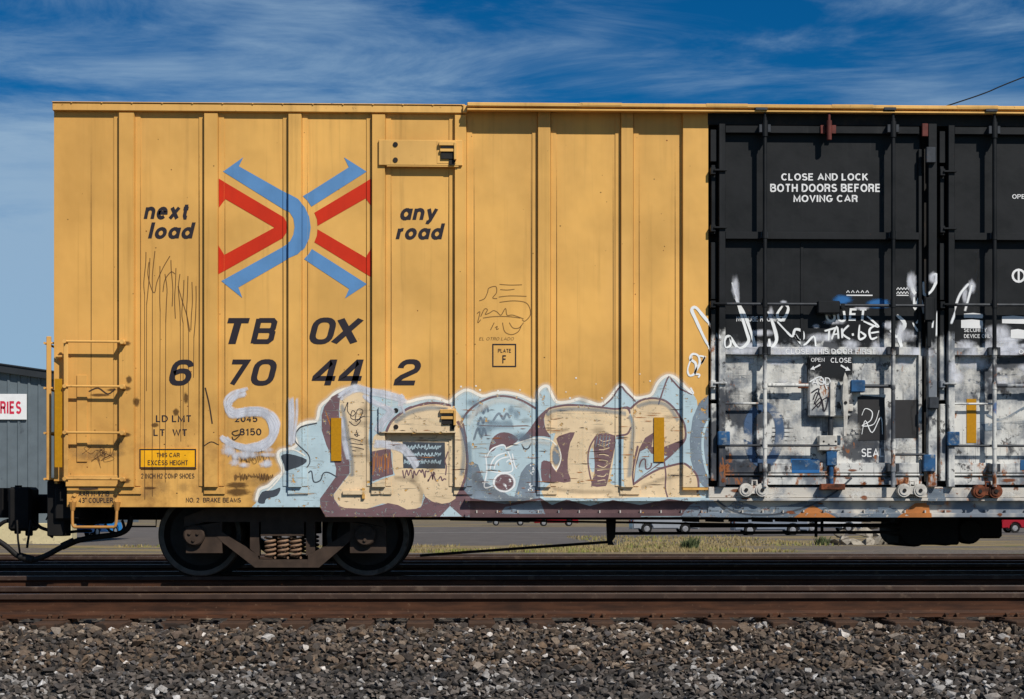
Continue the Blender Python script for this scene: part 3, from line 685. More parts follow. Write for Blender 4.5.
# ------------------------------------------------------------------ truck (bogie)
def make_truck(px_a, px_b):
    wa, wb = X(px_a, .72), X(px_b, .72); xc = (wa + wb) / 2; RW = .457
    t = empty('truck', (0, 0, 0)); t.parent = car; t.location = Vector((xc, 1.52, RW)) - car.location
    for x in (wa, wb):
        for s in (-1, 1):
            f = lambda y: 1.52 + s * y          # y measured outwards from the centre line
            bm = bmesh.new()
            lathe(bm, [(0, f(.70)), (.085, f(.70)), (.085, f(.80)), (.12, f(.80)), (.15, f(.775)), (.34, f(.765)), (.385, f(.80)), (.40, f(.822)), (RW - .008, f(.822)), (RW, f(.815)), (RW + .003, f(.715)), (RW + .026, f(.700)), (RW + .024, f(.682)), (.39, f(.682)), (.35, f(.72)), (.12, f(.72)), (0, f(.70))], x, RW, 64,
                  [0, 0, 0, 0, 0, 0, 0, 1, 1, 1, 0, 0, 0, 0, 0, 0])
            obj('wheel', bm, [M['wheel'], M['rim_worn']], t, True)
        bm = bmesh.new(); lathe(bm, [(0, .42), (.075, .42), (.085, .72), (.085, 2.32), (.075, 2.62), (0, 2.62)], x, RW, 16); obj('axle', bm, M['wheel'], t, True)
    for s in (-1, 1):
        y0, y1 = 1.52 - s * 1.23, 1.52 - s * 1.03
        Yf = 1.52 - 1.23
        q = lambda a, b: (lambda v: (v.x - 0, v.z))(P(a, b, Yf))
        bm = bmesh.new()
        out = [(184, 517), (206, 509), (352, 509), (382, 517), (386, 530), (384, 552), (372, 552), (371, 544), (356, 544), (354, 552), (345, 552), (322, 567), (258, 567), (236, 546), (222, 552), (221, 544), (209, 544), (207, 552), (190, 552), (184, 540)]
        # solid pieces around the openings
        prism(bm, [q(*v) for v in ((184, 517), (206, 508.5), (352, 508.5), (382, 517), (386, 527), (360, 522), (205, 522), (184, 527))], y0, y1)
        for (a1, a2, b1, b2) in (((205, 522), (231, 522), (256, 567), (236, 543)), ((336, 522), (360, 522), (331, 545), (318, 567))):
            pass
        prism(bm, [q(*v) for v in ((186, 527), (222, 522), (222, 553), (186, 553))], y0, y1)
        prism(bm, [q(*v) for v in ((350, 522), (386, 527), (386, 553), (350, 553))], y0, y1)
        prism(bm, [q(*v) for v in ((216, 528), (236, 541), (258, 555), (258, 567.5), (255, 567.5), (222, 542), (216, 536))], y0 - s * .004, y1)
        prism(bm, [q(*v) for v in ((354, 528), (334, 541), (308, 555), (308, 567.5), (319, 567.5), (349, 542), (354, 536))], y0 - s * .004, y1)
        prism(bm, [q(*v) for v in ((258, 559.5), (308, 559.5), (308, 567.5), (258, 567.5))], y0 - s * .002, y1)
        prism(bm, [q(*v) for v in ((250, 522), (259, 522), (259, 556), (250, 549))], y0, y1)
        prism(bm, [q(*v) for v in ((306, 522), (315, 522), (315, 551), (306, 556))], y0, y1)
        sf = obj('side_frame', bm, M['truck'], t)
        bm = bmesh.new(); prism(bm, [q(*v) for v in ((261, 522), (304, 522), (304, 536), (261, 536))], y0 - s * .012, y0 + s * .3)
        prism(bm, [q(*v) for v in ((261, 533.6), (304, 533.6), (304, 535.8), (261, 535.8))], y0 - s * .03, y0 - s * .0125)
        obj('bolster_end', bm, M['truck'], t)
        for k in range(3):
            cx = P(270 + k * 12.8, 540, Yf).x; z0, z1 = P(270, 559, Yf).z, P(270, 536.3, Yf).z; n = 4.6; pts = []
            for i in range(70):
                a = i / 69 * n * 2 * math.pi; pts.append((cx + .054 * math.cos(a), y0 + s * .028 + .054 * math.sin(a), z0 + .012 + (z1 - z0 - .024) * i / 69))
            bm = bmesh.new(); tube(bm, pts, .0135, 7); obj('coil_spring', bm, M['spring'], t, True)
        for x in (wa, wb):
            bm = bmesh.new(); yo = y0 - s * .07
            lathe(bm, [(0, yo), (.10, yo), (.115, yo + s * .014), (.115, yo + s * .069), (0, yo + s * .069)], x, RW, 18)
            for k in range(3):
                a = k * 2.094 + .5; disc(bm, x + .05 * math.cos(a), RW + .05 * math.sin(a), yo - s * .02, yo - s * .001, .018, 8)
            obj('bearing_cap', bm, M['truck'], t, True)
    bm = bmesh.new(); box(bm, xc - .19, xc + .19, .72, 2.32, .52, .66, .02); box(bm, xc - .2, xc + .2, 1.2, 1.84, .665, .74, .02); obj('bolster', bm, M['truck'], t)
    return t
truck = make_truck(200.5, 367.5)
t2 = copy_tree(truck, car); t2.location.x = (2 * XC - (truck.location.x + car.location.x)) - car.location.x

# ------------------------------------------------------------------ underframe gear
def rod(name, pts, r, mat='black_steel', parent=car, sm=0):
    bm = bmesh.new(); tube(bm, smooth_path(pts, sm) if sm else pts, r, 8); return obj(name, bm, M[mat], parent, True)
B = lambda a, b, y: tuple(P(a, b, y))
bm = bmesh.new(); prism(bm, [(P(a, b, 1.0).x, P(a, b, 1.0).z) for a, b in ((606, 512), (616, 512), (615, 537), (612, 541), (614, 545), (608, 545), (607, 540))], .96, 1.04); obj('brake_hanger', bm, M['black_steel'], car)
rod('brake_rod', [B(420, 555.5, 1.02), B(608, 542, 1.02)], .016); rod('brake_rod', [B(612, 533.5, 1.0), B(900, 532, 1.0)], .017)
rod('brake_pipe', [B(450, 519.5, .8), B(900, 527.0, .8)], .012); rod('brake_pipe', [B(690, 526, 1.1), B(900, 525, 1.1)], .02); rod('brake_pipe', [B(816, 516, 1.1), B(816, 537, 1.1)], .018); rod('brake_pipe', [B(822, 516, 1.1), B(822, 534, 1.1)], .018)
bm = bmesh.new(); u = P(926, 534, 1.6); lathe(bm, [(0, 1.0), (.17, 1.0), (.19, 1.03), (.19, 1.9), (.17, 1.93), (0, 1.93)], P(908, 534, 1.3).x, P(908, 532, 1.0).z + .02, 24); lathe(bm, [(0, 1.05), (.17, 1.05), (.19, 1.1), (.19, 1.9), (.17, 1.93), (0, 1.93)], P(941, 534, 1.3).x, P(938, 531, 1.0).z + .02, 24)
box(bm, X(895, 1.2), X(955, 1.2), 1.02, 1.6, P(920, 545, 1.0).z, P(920, 514, 1.0).z, .02); obj('air_reservoir', bm, M['underframe'], car, True)
bm = bmesh.new(); box(bm, X(956, 1.2), X(1000, 1.2), 1.1, 1.7, P(970, 538.5, 1.1).z, P(970, 514, 1.1).z, .03); lathe(bm, [(0, 1.0), (.12, 1.0), (.15, 1.05), (.15, 1.2), (0, 1.2)], X(968, 1.1), P(968, 531, 1.1).z, 20); obj('control_valve', bm, M['underframe'], car, True)
for k in range(9):
    px = 690 + k * 24; bm = bmesh.new(); box(bm, X(px, .5), X(px, .5) + .05, .1, 1.2, .60, .70); obj('floor_bracket', bm, M['underframe'], car)
# coupler end
bm = bmesh.new(); zc = P(20, 503, 1.5).z
box(bm, XL - .34, XL + .3, 1.24, 1.80, zc - .24, zc + .20, .03); box(bm, XL - .02, XL + .25, .10, YB - .10, P(60, 520, .1).z, P(60, 487, .1).z, .02)
obj('end_sill', bm, M['underframe'], car)
bm = bmesh.new()
box(bm, XL - .80, XL - .30, 1.40, 1.64, zc - .12, zc + .10, .02)
zprism(bm, [(XL - .62, 1.36), (XL - .66, 1.72), (XL - .84, 1.80), (XL - .98, 1.74), (XL - .92, 1.62), (XL - .84, 1.60), (XL - .86, 1.46), (XL - 1.0, 1.42), (XL - 1.04, 1.30), (XL - .86, 1.22)], zc - .17, zc + .17)
tube(bm, [(XL - .70, 1.3, zc + .2), (XL - .70, 1.3, zc - .3)], .04, 10)
obj('coupler', bm, M['underframe'], car)
bm = bmesh.new(); tube(bm, [B(50.5, 480, .2), B(50.5, 536, .2), B(53, 537, .2)], .018, 8); tube(bm, smooth_path([B(50.5, 534.5, .2), B(80, 531, .4), B(91, 531, .8)], 5), .016, 8); tube(bm, smooth_path([B(46, 520, .3), B(54, 505, .3), B(62, 497, .3)], 5), .009, 6)
box(bm, X(50, .3), X(67, .3), .16, .5, P(50, 536, .3).z, P(50, 481, .3).z, .01); obj('uncoupling_lever', bm, M['underframe'], car)
bm = bmesh.new(); tube(bm, smooth_path([B(131, 516, .8), B(128, 528, .8), B(118, 534, .8), B(100, 536.5, .8), B(80, 540, .8), B(62, 547, .8), B(45, 556, .8), B(30, 560, .8), B(18, 556, .8), B(6, 546, .8), B(-8, 536, .8), B(-22, 520, .9)], 7), .031, 10)
tube(bm, [B(74, 541, .8), B(62, 546.5, .8)], .042, 10); tube(bm, [B(33, 560, .8), B(20, 556.5, .8)], .045, 10); obj('air_hose', bm, M['black_steel'], car, True)
rod('hose_strap', [B(17, 520, .8), B(18, 540, .8), B(20, 554, .8)], .012); rod('hose_strap', [B(31, 520, .8), B(27, 548, .8)], .014)
rod('train_line_loop', [B(131, 526.5, .9), B(156, 526.5, .9), B(156.5, 512, .9)], .010)
bm = bmesh.new(); tube(bm, smooth_path([B(105, 524, .8), B(110, 531, .8), B(118, 533, .8), B(124, 528, .8), B(122, 520, .8)], 6), .016, 8); tube(bm, smooth_path([B(78, 522, .8), B(92, 524, .8), B(100, 520, .8)], 5), .02, 8); obj('angle_cock', bm, M['black_steel'], car, True)
# brake gear hung under the coupler end
bm = bmesh.new(); box(bm, X(10, 1.0), X(33, 1.0), .9, 1.3, P(20, 531, 1.0).z, P(20, 487, 1.0).z, .03); box(bm, X(14, 1.0), X(19, 1.0), 1.0, 1.1, P(16, 534, 1.).z, P(16, 520, 1.).z, .01); box(bm, X(25, 1.0), X(31, 1.0), 1.0, 1.1, P(16, 536, 1.).z, P(16, 520, 1.).z, .01)
tube(bm, smooth_path([B(33, 520, 1.), B(40, 527, 1.), B(48, 530, 1.)], 5), .02, 8); tube(bm, smooth_path([B(-4, 528, 1.), B(4, 522, 1.), B(12, 520, 1.)], 5), .022, 8); obj('coupler_carrier', bm, M['underframe'], car)

# ------------------------------------------------------------------ lettering, logo and graffiti: thin paint that follows the ribs
XB_ = sorted({p[0] for p in prof})
PX = np.array([p[0] for p in prof]); PYY = np.array([p[1] for p in prof])
def surf(xc, zc):
    """surface height as a function of x around a face centre"""
    hit = None
    for o in OVER:
        if o[0] - 1e-5 < xc < o[1] + 1e-5 and o[2] - 1e-5 < zc < o[3] + 1e-5 and (hit is None or o[4] < hit): hit = o[4]
    if xc < XD0 and zc > ZPB:
        k = int(np.searchsorted(PX, xc)) - 1; k = max(0, min(k, len(PX) - 2))
        xa, xb, ya, yb = PX[k], PX[k + 1], PYY[k], PYY[k + 1]
        fy = (lambda x: ya + (yb - ya) * (min(max(x, xa), xb) - xa) / max(1e-6, xb - xa))
        if hit is not None and hit < fy(xc): return (lambda x: hit)
        return fy
    base = 0. if xc < XD0 else PY
    if zc < ZPB and xc < XD0: base = -.0
    if hit is not None: base = min(base, hit)
    return (lambda x: base)
def arc(cx, cy, rx, ry, a0, a1, n=8): return [(cx + rx * math.cos(R(a0 + (a1 - a0) * k / n)), cy + ry * math.sin(R(a0 + (a1 - a0) * k / n))) for k in range(n + 1)]
ST = {'A': (.74, [[(0, 0), (.37, 1), (.74, 0)], [(.12, .3), (.62, .3)]]), 'B': (.62, [[(0, 0), (0, 1), (.36, 1)] + arc(.36, .77, .22, .23, 90, -90) + [(0, .54)], [(.36, .54)] + arc(.38, .27, .26, .27, 90, -90) + [(0, 0)]]),
 'C': (.68, [arc(.36, .5, .36, .5, 45, 315, 14)]), 'D': (.66, [[(0, 0), (0, 1), (.26, 1)] + arc(.26, .5, .4, .5, 90, -90, 10) + [(0, 0)]]), 'E': (.56, [[(.56, 1), (0, 1), (0, 0), (.58, 0)], [(0, .53), (.5, .53)]]),
 'F': (.54, [[(.54, 1), (0, 1), (0, -.08)], [(0, .52), (.48, .52)]]), 'G': (.72, [arc(.36, .5, .36, .5, 45, 330, 14) + [(.70, .44), (.4, .44)]]), 'H': (.62, [[(0, -.08), (0, 1.08)], [(.62, -.08), (.62, 1.08)], [(0, .52), (.62, .52)]]),
 'I': (.02, [[(0, -.08), (0, 1.08)]]), 'K': (.62, [[(0, -.08), (0, 1.08)], [(.6, 1.05), (0, .38)], [(.2, .6), (.64, -.06)]]), 'L': (.5, [[(0, 1.08), (0, 0), (.5, 0)]]), 'M': (.78, [[(0, -.08), (0, 1), (.39, .1), (.78, 1), (.78, -.08)]]),
 'N': (.62, [[(0, -.08), (0, 1), (.62, 0), (.62, 1.08)]]), 'O': (.76, [arc(.38, .5, .38, .5, 0, 360, 18)[:-1] + ['c']]), 'P': (.58, [[(0, -.08), (0, 1), (.34, 1)] + arc(.34, .73, .24, .27, 90, -90) + [(0, .46)]]),
 'Q': (.76, [arc(.38, .5, .38, .5, 0, 360, 18)[:-1] + ['c'], [(.45, .2), (.78, -.06)]]), 'R': (.62, [[(0, -.08), (0, 1), (.36, 1)] + arc(.36, .75, .24, .25, 90, -90) + [(0, .5)], [(.34, .5), (.52, .4), (.58, -.08)]]),
 'S': (.58, [arc(.29, .75, .27, .25, 25, 250, 9) + [(.36, .48)] + arc(.29, .25, .30, .25, 65, -155, 9)]), 'T': (.62, [[(0, 1), (.62, 1)], [(.31, 1), (.31, -.08)]]), 'U': (.62, [[(0, 1.08), (0, .3)] + arc(.31, .3, .31, .3, 180, 360) + [(.62, 1.08)]]),
 'V': (.68, [[(0, 1.06), (.34, 0), (.68, 1.06)]]), 'W': (.96, [[(0, 1.06), (.24, 0), (.48, .95), (.72, 0), (.96, 1.06)]]), 'X': (.66, [[(0, 1.06), (.66, -.06)], [(.66, 1.06), (0, -.06)]]), 'Y': (.66, [[(0, 1.06), (.33, .45), (.66, 1.06)], [(.33, .45), (.33, -.08)]]),
 '0': (.56, [arc(.28, .5, .28, .5, 0, 360, 16)[:-1] + ['c']]), '1': (.3, [[(0, .75), (.22, .95), (.22, -.08)]]), '2': (.54, [arc(.27, .73, .27, .27, 170, -30, 8) + [(0, 0), (.56, 0)]]), '3': (.54, [arc(.26, .76, .25, .24, 150, -80, 8) + [(.26, .52)] + arc(.26, .26, .28, .26, 80, -150, 8)]),
 '4': (.56, [[(.4, -.08), (.4, 1), (0, .3), (.58, .3)]]), '5': (.54, [[(.5, 1), (.08, 1), (.03, .5)] + arc(.26, .32, .28, .32, 120, -150, 9)]), '8': (.54, [arc(.27, .76, .24, .24, -90, 270, 12)[:-1] + ['c'], arc(.27, .26, .28, .26, 90, 450, 12)[:-1] + ['c']]),
 '9': (.54, [arc(.27, .68, .27, .32, 0, 360, 12) + [(.54, .4), (.4, .06), (.1, .02)]]), '-': (.34, [[(0, .42), (.34, .42)]]), '"': (.2, [[(0, 1.1), (0, .78)], [(.2, 1.1), (.2, .78)]]), '.': (.02, [[(0, -.08), (0, .09)]]),
 'a': (.52, [arc(.25, .26, .25, .27, 20, 340, 12), [(.5, .62), (.5, -.08)]]), 'd': (.52, [arc(.25, .31, .26, .31, 25, 335, 12), [(.52, 1.08), (.52, -.08)]]), 'e': (.52, [[(.0, .33), (.52, .33)] + arc(.26, .31, .26, .31, 10, 315, 12)]), 'l': (.02, [[(0, -.08), (0, 1.08)]]),
 'n': (.48, [[(0, .70), (0, -.08)], [(0, .4)] + arc(.24, .38, .24, .24, 165, 0, 8) + [(.48, -.08)]]), 'o': (.54, [arc(.27, .31, .27, .31, 0, 360, 16)[:-1] + ['c']]), 'r': (.2, [[(0, .70), (0, -.08)], [(0, .36)] + arc(.22, .38, .22, .24, 170, 80, 5)]),
 't': (.3, [[(.13, .88), (.13, .15), (.2, 0), (.32, 0)], [(-.04, .62), (.31, .62)]]), 'x': (.5, [[(0, .68), (.5, -.06)], [(.5, .68), (0, -.06)]]), 'y': (.5, [[(0, .68), (.27, .02)], [(.52, .68), (.24, -.12), (.14, -.26), (.0, -.24)]])}
ST['a'] = (.52, [arc(.25, .31, .26, .31, 25, 335, 12), [(.52, .70), (.52, -.08)]])
def stroke_text(body, th=.17, shear=0., ids=None):
    V, Fc = [], []; x0 = 0.; sid = 0
    for ch in body:
        if ch == ' ': x0 += .42; continue
        w, sts = ST[ch]
        for st in sts:
            closed = st[-1] == 'c'; st = st[:-1] if closed else st
            pts = [Vector((x0 + x, y, 0)) for x, y in st]; pts = [p for i, p in enumerate(pts) if i == 0 or (p - pts[i - 1]).length > 1e-4]; n = len(pts); b = len(V)
            for i, p in enumerate(pts):
                d1 = ((p - pts[i - 1]) if closed or i > 0 else (pts[i + 1] - p)).normalized(); d2 = ((pts[(i + 1) % n] - p) if closed or i < n - 1 else d1).normalized()
                n1 = Vector((-d1.y, d1.x, 0)); n2 = Vector((-d2.y, d2.x, 0)); nn = n1 + n2; nn = nn.normalized() if nn.length > 1e-4 else n1; nn = nn / max(.55, nn.dot(n1))
                for r in (-.5, .5): q = p + nn * (th * r); V.append((q.x + q.y * shear, q.y)); ids is not None and ids.append(sid)
            sid += 1
            for i in range(n if closed else n - 1):
                j = (i + 1) % n; Fc.append([b + 2 * i, b + 2 * i + 1, b + 2 * j + 1, b + 2 * j])
        x0 += w + th + .12
    return V, Fc
class Paint:
    """collects flat pieces given in picture coordinates, then lays them on the car side as ONE mesh"""
    def __init__(s, layer=0): s.v = []; s.f = []; s.a = []; s.m = []; s.mats = []; s.o = []; s.k = 0; s.layer = layer
    def mi(s, m):
        if M[m] not in s.mats: s.mats.append(M[m])
        return s.mats.index(M[m])
    def add(s, pts, faces, alphas, m):
        b = len(s.v); i = s.mi(m); s.k += 1
        for p, a in zip(pts, alphas): s.v.append(p); s.a.append(a); s.o.append(s.k)
        for f in faces: s.f.append([b + q for q in f]); s.m.append(i)
    def poly(s, pts, m, smooth=0, jit=0):
        if smooth: pts = [(v.x, v.y) for v in smooth_path([(x, y, 0) for x, y in pts], smooth, True)]
        s.add(pts, [list(range(len(pts)))], [1] * len(pts), m)
    def stroke(s, pts, w, m, sm=5, soft=0., closed=False):
        if m == 'purple': w = w * 1.4
        if m == 'tagwhite' and len(pts) > 3 and not isinstance(w, (list, tuple)): w = [w * q for q in (.7, .95, 1.15, 1.25, 1.1, 1., 1.2, .9, .75)]
        pts = [Vector((p[0], p[1], 0)) for p in pts]
        if sm: pts = smooth_path(pts, sm, closed)
        n = len(pts); rows = ((-1, 0.), (-1 + soft, 1.), (1 - soft, 1.), (1, 0.)) if soft else ((-1, 1.), (1, 1.))
        V, A, Fc = [], [], []; nr = len(rows)
        for i, p in enumerate(pts):
            a = pts[(i + 1) % n] if closed or i < n - 1 else p; b = pts[i - 1] if closed or i > 0 else p
            t = (a - b); t = t.normalized() if t.length > 1e-6 else Vector((1, 0, 0)); nn = Vector((-t.y, t.x, 0))
            ww = w[min(i * len(w) // n, len(w) - 1)] if isinstance(w, (list, tuple)) else w
            e = 1. if closed or not soft else (0. if i in (0, n - 1) else 1.)
            for r, al in rows: q = p + nn * (r * ww / 2); V.append((q.x, q.y)); A.append(al * e)
        for i in range(n if closed else n - 1):
            j = (i + 1) % n
            for r in range(nr - 1): Fc.append([i * nr + r, i * nr + r + 1, j * nr + r + 1, j * nr + r])
        s.add(V, Fc, A, m)
    def blob(s, cx, cy, rx, ry, m, soft=.5, n=22, wob=.12):
        V = [(cx, cy)]; A = [1.]; Fc = []
        for k in range(n):
            a = k / n * 2 * math.pi; q = 1 + random.uniform(-wob, wob)
            for r, al in ((1 - soft, 1.), (1, 0.)): V.append((cx + rx * q * r * math.cos(a), cy + ry * q * r * math.sin(a))); A.append(al)
        for k in range(n):
            j = (k + 1) % n; a, b, d, e = 1 + 2 * k, 2 + 2 * k, 1 + 2 * j, 2 + 2 * j
            Fc += [[0, a, d], [a, b, e, d]]
        s.add(V, Fc, A, m)
    def fit(s, V, Fc, box_, m, ids=None):
        V = np.array(V, float); mn, mx = V.min(0), V.max(0); x0, y0, x1, y1 = box_
        U = [(x0 + (v[0] - mn[0]) / (mx[0] - mn[0]) * (x1 - x0), y1 - (v[1] - mn[1]) / (mx[1] - mn[1]) * (y1 - y0)) for v in V]
        s.add(U, Fc, [1.] * len(U), m)
        if ids:
            for t, q in enumerate(ids): s.o[len(s.o) - len(ids) + t] = s.k + q
            s.k += max(ids)
    def text(s, body, box_, m, bold=.0, shear=0.):
        ids = []; V, Fc = stroke_text(body, .155 + bold * 2.2, shear, ids); s.fit(V, Fc, box_, m, ids)
    def glyph(s, strokes, box_, m, th=.225, asp=.64, shear=.20):
        V, Fc, ids = [], [], []
        for sid, (st, closed) in enumerate(strokes):
            pts = [Vector((x * asp, y, 0)) for x, y in st]; pts = [p for i, p in enumerate(pts) if i == 0 or (p - pts[i - 1]).length > 1e-3]; n = len(pts); b = len(V)
            for i, p in enumerate(pts):
                d1 = ((p - pts[i - 1]) if closed or i > 0 else (pts[i + 1] - p)).normalized(); d2 = ((pts[(i + 1) % n] - p) if closed or i < n - 1 else d1).normalized()
                n1 = Vector((-d1.y, d1.x, 0)); n2 = Vector((-d2.y, d2.x, 0)); nn = (n1 + n2); nn = nn.normalized() / max(.5, (nn.normalized()).dot(n1)) if nn.length > 1e-4 else n1
                for r in (-.5, .5): q = p + nn * (th * r); V.append((q.x + q.y * shear, q.y)); ids.append(sid)
            for i in range(n if closed else n - 1):
                j = (i + 1) % n; Fc.append([b + 2 * i, b + 2 * i + 1, b + 2 * j + 1, b + 2 * j])
        s.fit(V, Fc, box_, m, ids)
    count = 0
    def build(s, name, parent=car):
        Paint.count += 1
        bm = bmesh.new(); la = bm.verts.layers.float.new('a'); lo = bm.verts.layers.float.new('o')
        vs = []
        for (x, y), a, o in zip(s.v, s.a, s.o):
            p = P(x, y, 0); v = bm.verts.new((p.x, 0, p.z)); v[la] = a; v[lo] = o; vs.append(v)
        fs = []
        for f, mi in zip(s.f, s.m):
            if len(set(f)) < 3: continue
            try: q = bm.faces.new([vs[i] for i in f]); q.material_index = mi; fs.append(q)
            except ValueError: pass
        bm.normal_update()
        big = [f for f in bm.faces if len(f.verts) > 4]
        if big: bmesh.ops.triangulate(bm, faces=big, ngon_method='EAR_CLIP')
        xs_ = [v.co.x for v in bm.verts]; zs_ = [v.co.z for v in bm.verts]; x0, x1, z0, z1 = min(xs_), max(xs_), min(zs_), max(zs_)
        cx = set(); cz = {ZPB}
        for q in XB_: cx.add(q)
        for o in OVER:
            if o[1] > x0 and o[0] < x1 and o[3] > z0 and o[2] < z1: cx |= {o[0], o[1]}; cz |= {o[2], o[3]}
        for q in sorted(cx):
            if x0 < q < x1: bmesh.ops.bisect_plane(bm, geom=bm.verts[:] + bm.edges[:] + bm.faces[:], plane_co=(q, 0, 0), plane_no=(1, 0, 0), dist=1e-6)
        for q in sorted(cz):
            if z0 < q < z1: bmesh.ops.bisect_plane(bm, geom=bm.verts[:] + bm.edges[:] + bm.faces[:], plane_co=(0, 0, q), plane_no=(0, 0, 1), dist=1e-6)
        V, Fc, A, MI = [], [], [], []
        for f in bm.faces:
            if f.calc_area() < 1e-9: continue
            ce = f.calc_center_median(); fy = surf(ce.x, ce.z); b = len(V)
            for v in f.verts:
                V.append((v.co.x, fy(v.co.x) - .0010 - s.layer * .0009 - Paint.count * .0000171 - (v[lo] % 61) * .000014, v.co.z)); A.append(v[la])
            Fc.append(list(range(b, len(V)))); MI.append(f.material_index)
        bm.free()
        me = bpy.data.meshes.new(name); me.from_pydata(V, [], Fc); at = me.attributes.new('a', 'FLOAT', 'POINT'); at.data.foreach_set('value', A)
        for m in s.mats: me.materials.append(m)
        me.polygons.foreach_set('material_index', MI); me.update()
        o = bpy.data.objects.new(name, me); COL.objects.link(o); o.parent = parent
        w = parent.location.copy(); q = parent.parent
        while q: w += q.location; q = q.parent
        me.transform(Matrix.Translation(-w)); return o

# seam lines with the flange-edge shade painted on as dark strips, then stains
g = Paint(0)
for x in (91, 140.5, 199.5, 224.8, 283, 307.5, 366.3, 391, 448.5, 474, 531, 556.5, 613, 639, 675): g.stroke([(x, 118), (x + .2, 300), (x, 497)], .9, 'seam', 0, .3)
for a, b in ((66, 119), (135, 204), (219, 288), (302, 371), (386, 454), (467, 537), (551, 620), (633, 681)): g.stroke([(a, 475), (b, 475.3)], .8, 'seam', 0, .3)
g.stroke([(465, 499.8), (706, 500)], 1.2, 'grime', 0, .3)
for k in range(60):
    x = random.uniform(70, 700); y = random.uniform(380, 495); g.stroke([(x, y), (x + random.uniform(-.5, .5), y + random.uniform(6, 26))], random.uniform(.8, 2.4), 'rust_run', 0, .4)
for k in range(26):
    x = random.choice([119, 204, 288, 371, 454, 537, 620, 681, 135, 219, 302]) + random.uniform(-2, 6); y = random.uniform(468, 490); g.stroke([(x, y), (x, y + random.uniform(8, 18))], random.uniform(2, 5), 'rust_run', 0, .5)
for (x, y, rx, ry) in ((130, 380, 4, 5), (137, 402, 4, 6), (100, 395, 12, 2), (112, 390, 6, 2), (150, 488, 8, 2), (237, 485, 14, 4), (155, 425, 5, 3), (186, 398, 3, 7), (176, 412, 4, 5), (238, 492, 16, 5)): g.blob(x, y, rx, ry, 'grime', .6)
for k in range(170): r = random.uniform(.3, .9); g.blob(random.uniform(58, 705), random.choice([random.uniform(118, 495), random.uniform(400, 500)]), r * random.uniform(.7, 1.5), r, random.choice(['rust_run', 'seam', 'grime']), .5, 7)
for k in range(40): x, y = random.uniform(58, 700), random.uniform(125, 400); g.stroke([(x, y), (x + random.uniform(-6, 6), y + random.uniform(-3, 5))], random.uniform(.4, .8), 'pen', 0, .4)
for k in range(34): x = random.uniform(58, 705); y = random.choice([118, 118, 136]); g.stroke([(x, y), (x + random.uniform(-.6, .6), y + random.uniform(20, 120))], random.uniform(1.5, 4.5), 'soot', 0, .8)
for k in range(22): g.blob(random.uniform(58, 330), random.uniform(440, 505), random.uniform(8, 24), random.uniform(4, 12), 'soot', .85)
for y in (342, 387, 433, 479): g.blob(127, y + 2, 6, 3.2, 'grime', .6)
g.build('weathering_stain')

# drips of thin paint
g = Paint(1)
tops = [(146, 252), (150, 258), (155, 251), (160, 266), (165, 274), (171, 260), (176, 268), (180, 274), (184, 280), (188, 276), (192, 282), (196, 286)]
for (x, y) in tops:
    xx = x; pts = [(x, y)]
    yy = y
    for k in range(3): xx += random.uniform(-2.2, 2.2); yy += random.uniform(10, 22); pts.append((xx, yy))
    g.stroke(pts, .9, 'pen', 4)
    if random.random() < .85: g.stroke([(xx, yy), (xx + random.uniform(-.6, .6), random.uniform(370, 500))], .7, 'pen', 0)
for q in (((149, 262), (148, 275), (152, 290), (155, 292), (157, 282), (163, 268), (170, 256)), ((163, 292), (165, 280), (171, 272), (175, 274)), ((178, 286), (182, 300), (187, 316), (190, 332))): g.stroke(q, .9, 'pen', 5)
g.stroke([(206, 388), (210, 405), (213, 424)], 1.4, 'ink_soft', 4); g.stroke([(205, 446), (212, 442), (219, 445)], 1., 'ink_soft', 4); g.stroke([(88, 392), (98, 388), (108, 394), (116, 388)], 1.6, 'ink_soft', 4, .3)
g.build('dripping_tag')

# stencils on the yellow side
g = Paint(2)
g.text('next', (143.7, 204.6, 189, 219.6), 'ink', .042, .22); g.text('load', (148, 222.4, 195.8, 239), 'ink', .042, .22); g.build('slogan'); g = Paint(2)
g.text('any', (400.3, 208, 438.3, 224.3), 'ink', .042, .22); g.text('road', (395.6, 223.4, 445.2, 239.8), 'ink', .042, .22)
g.build('slogan')
def rbox(r, v): return arc(1 - r, v, r, v, -90, 0, 4) + arc(1 - r, 1 - v, r, v, 0, 90, 4) + arc(r, 1 - v, r, v, 90, 180, 4) + arc(r, v, r, v, 180, 270, 4)
rr = rbox(.40, .30)
GL = {'T': [([(0, 1), (1, 1)], 0), ([(.5, 1), (.5, 0)], 0)],
      'B': [([(0, 1), (.86, 1), (1, .9), (1, .62), (.86, .52), (0, .52)], 0), ([(0, 1.08), (0, -.08)], 0), ([(.86, .52), (1.03, .42), (1.03, .12), (.86, 0), (0, 0)], 0)],
      'O': [(rr, 1)], '0': [(rr, 1)], 'X': [([(.02, 1.05), (.98, -.05)], 0), ([(.98, 1.05), (.02, -.05)], 0)],
      '6': [([(1, .78)] + arc(.62, .74, .38, .26, 20, 90, 4) + arc(.38, .7, .38, .3, 90, 180, 4) + arc(.38, .3, .38, .3, 180, 270, 4) + arc(.62, .29, .38, .29, -90, 0, 4) + arc(.62, .29, .38, .29, 0, 90, 4) + [(.4, .58), (.05, .46)], 0)],
      '7': [([(0, 1), (1, 1), (.32, -.05)], 0)],
      '4': [([(.76, -.08), (.76, 1.0), (.66, 1.0), (.02, .32), (.02, .24), (1.08, .24)], 0)],
      '2': [([(0, .70)] + arc(.40, .72, .40, .28, 170, 90, 4) + arc(.62, .74, .38, .26, 90, -40, 6) + [(.2, .28), (0, .12), (0, 0), (1.05, 0)], 0)]}
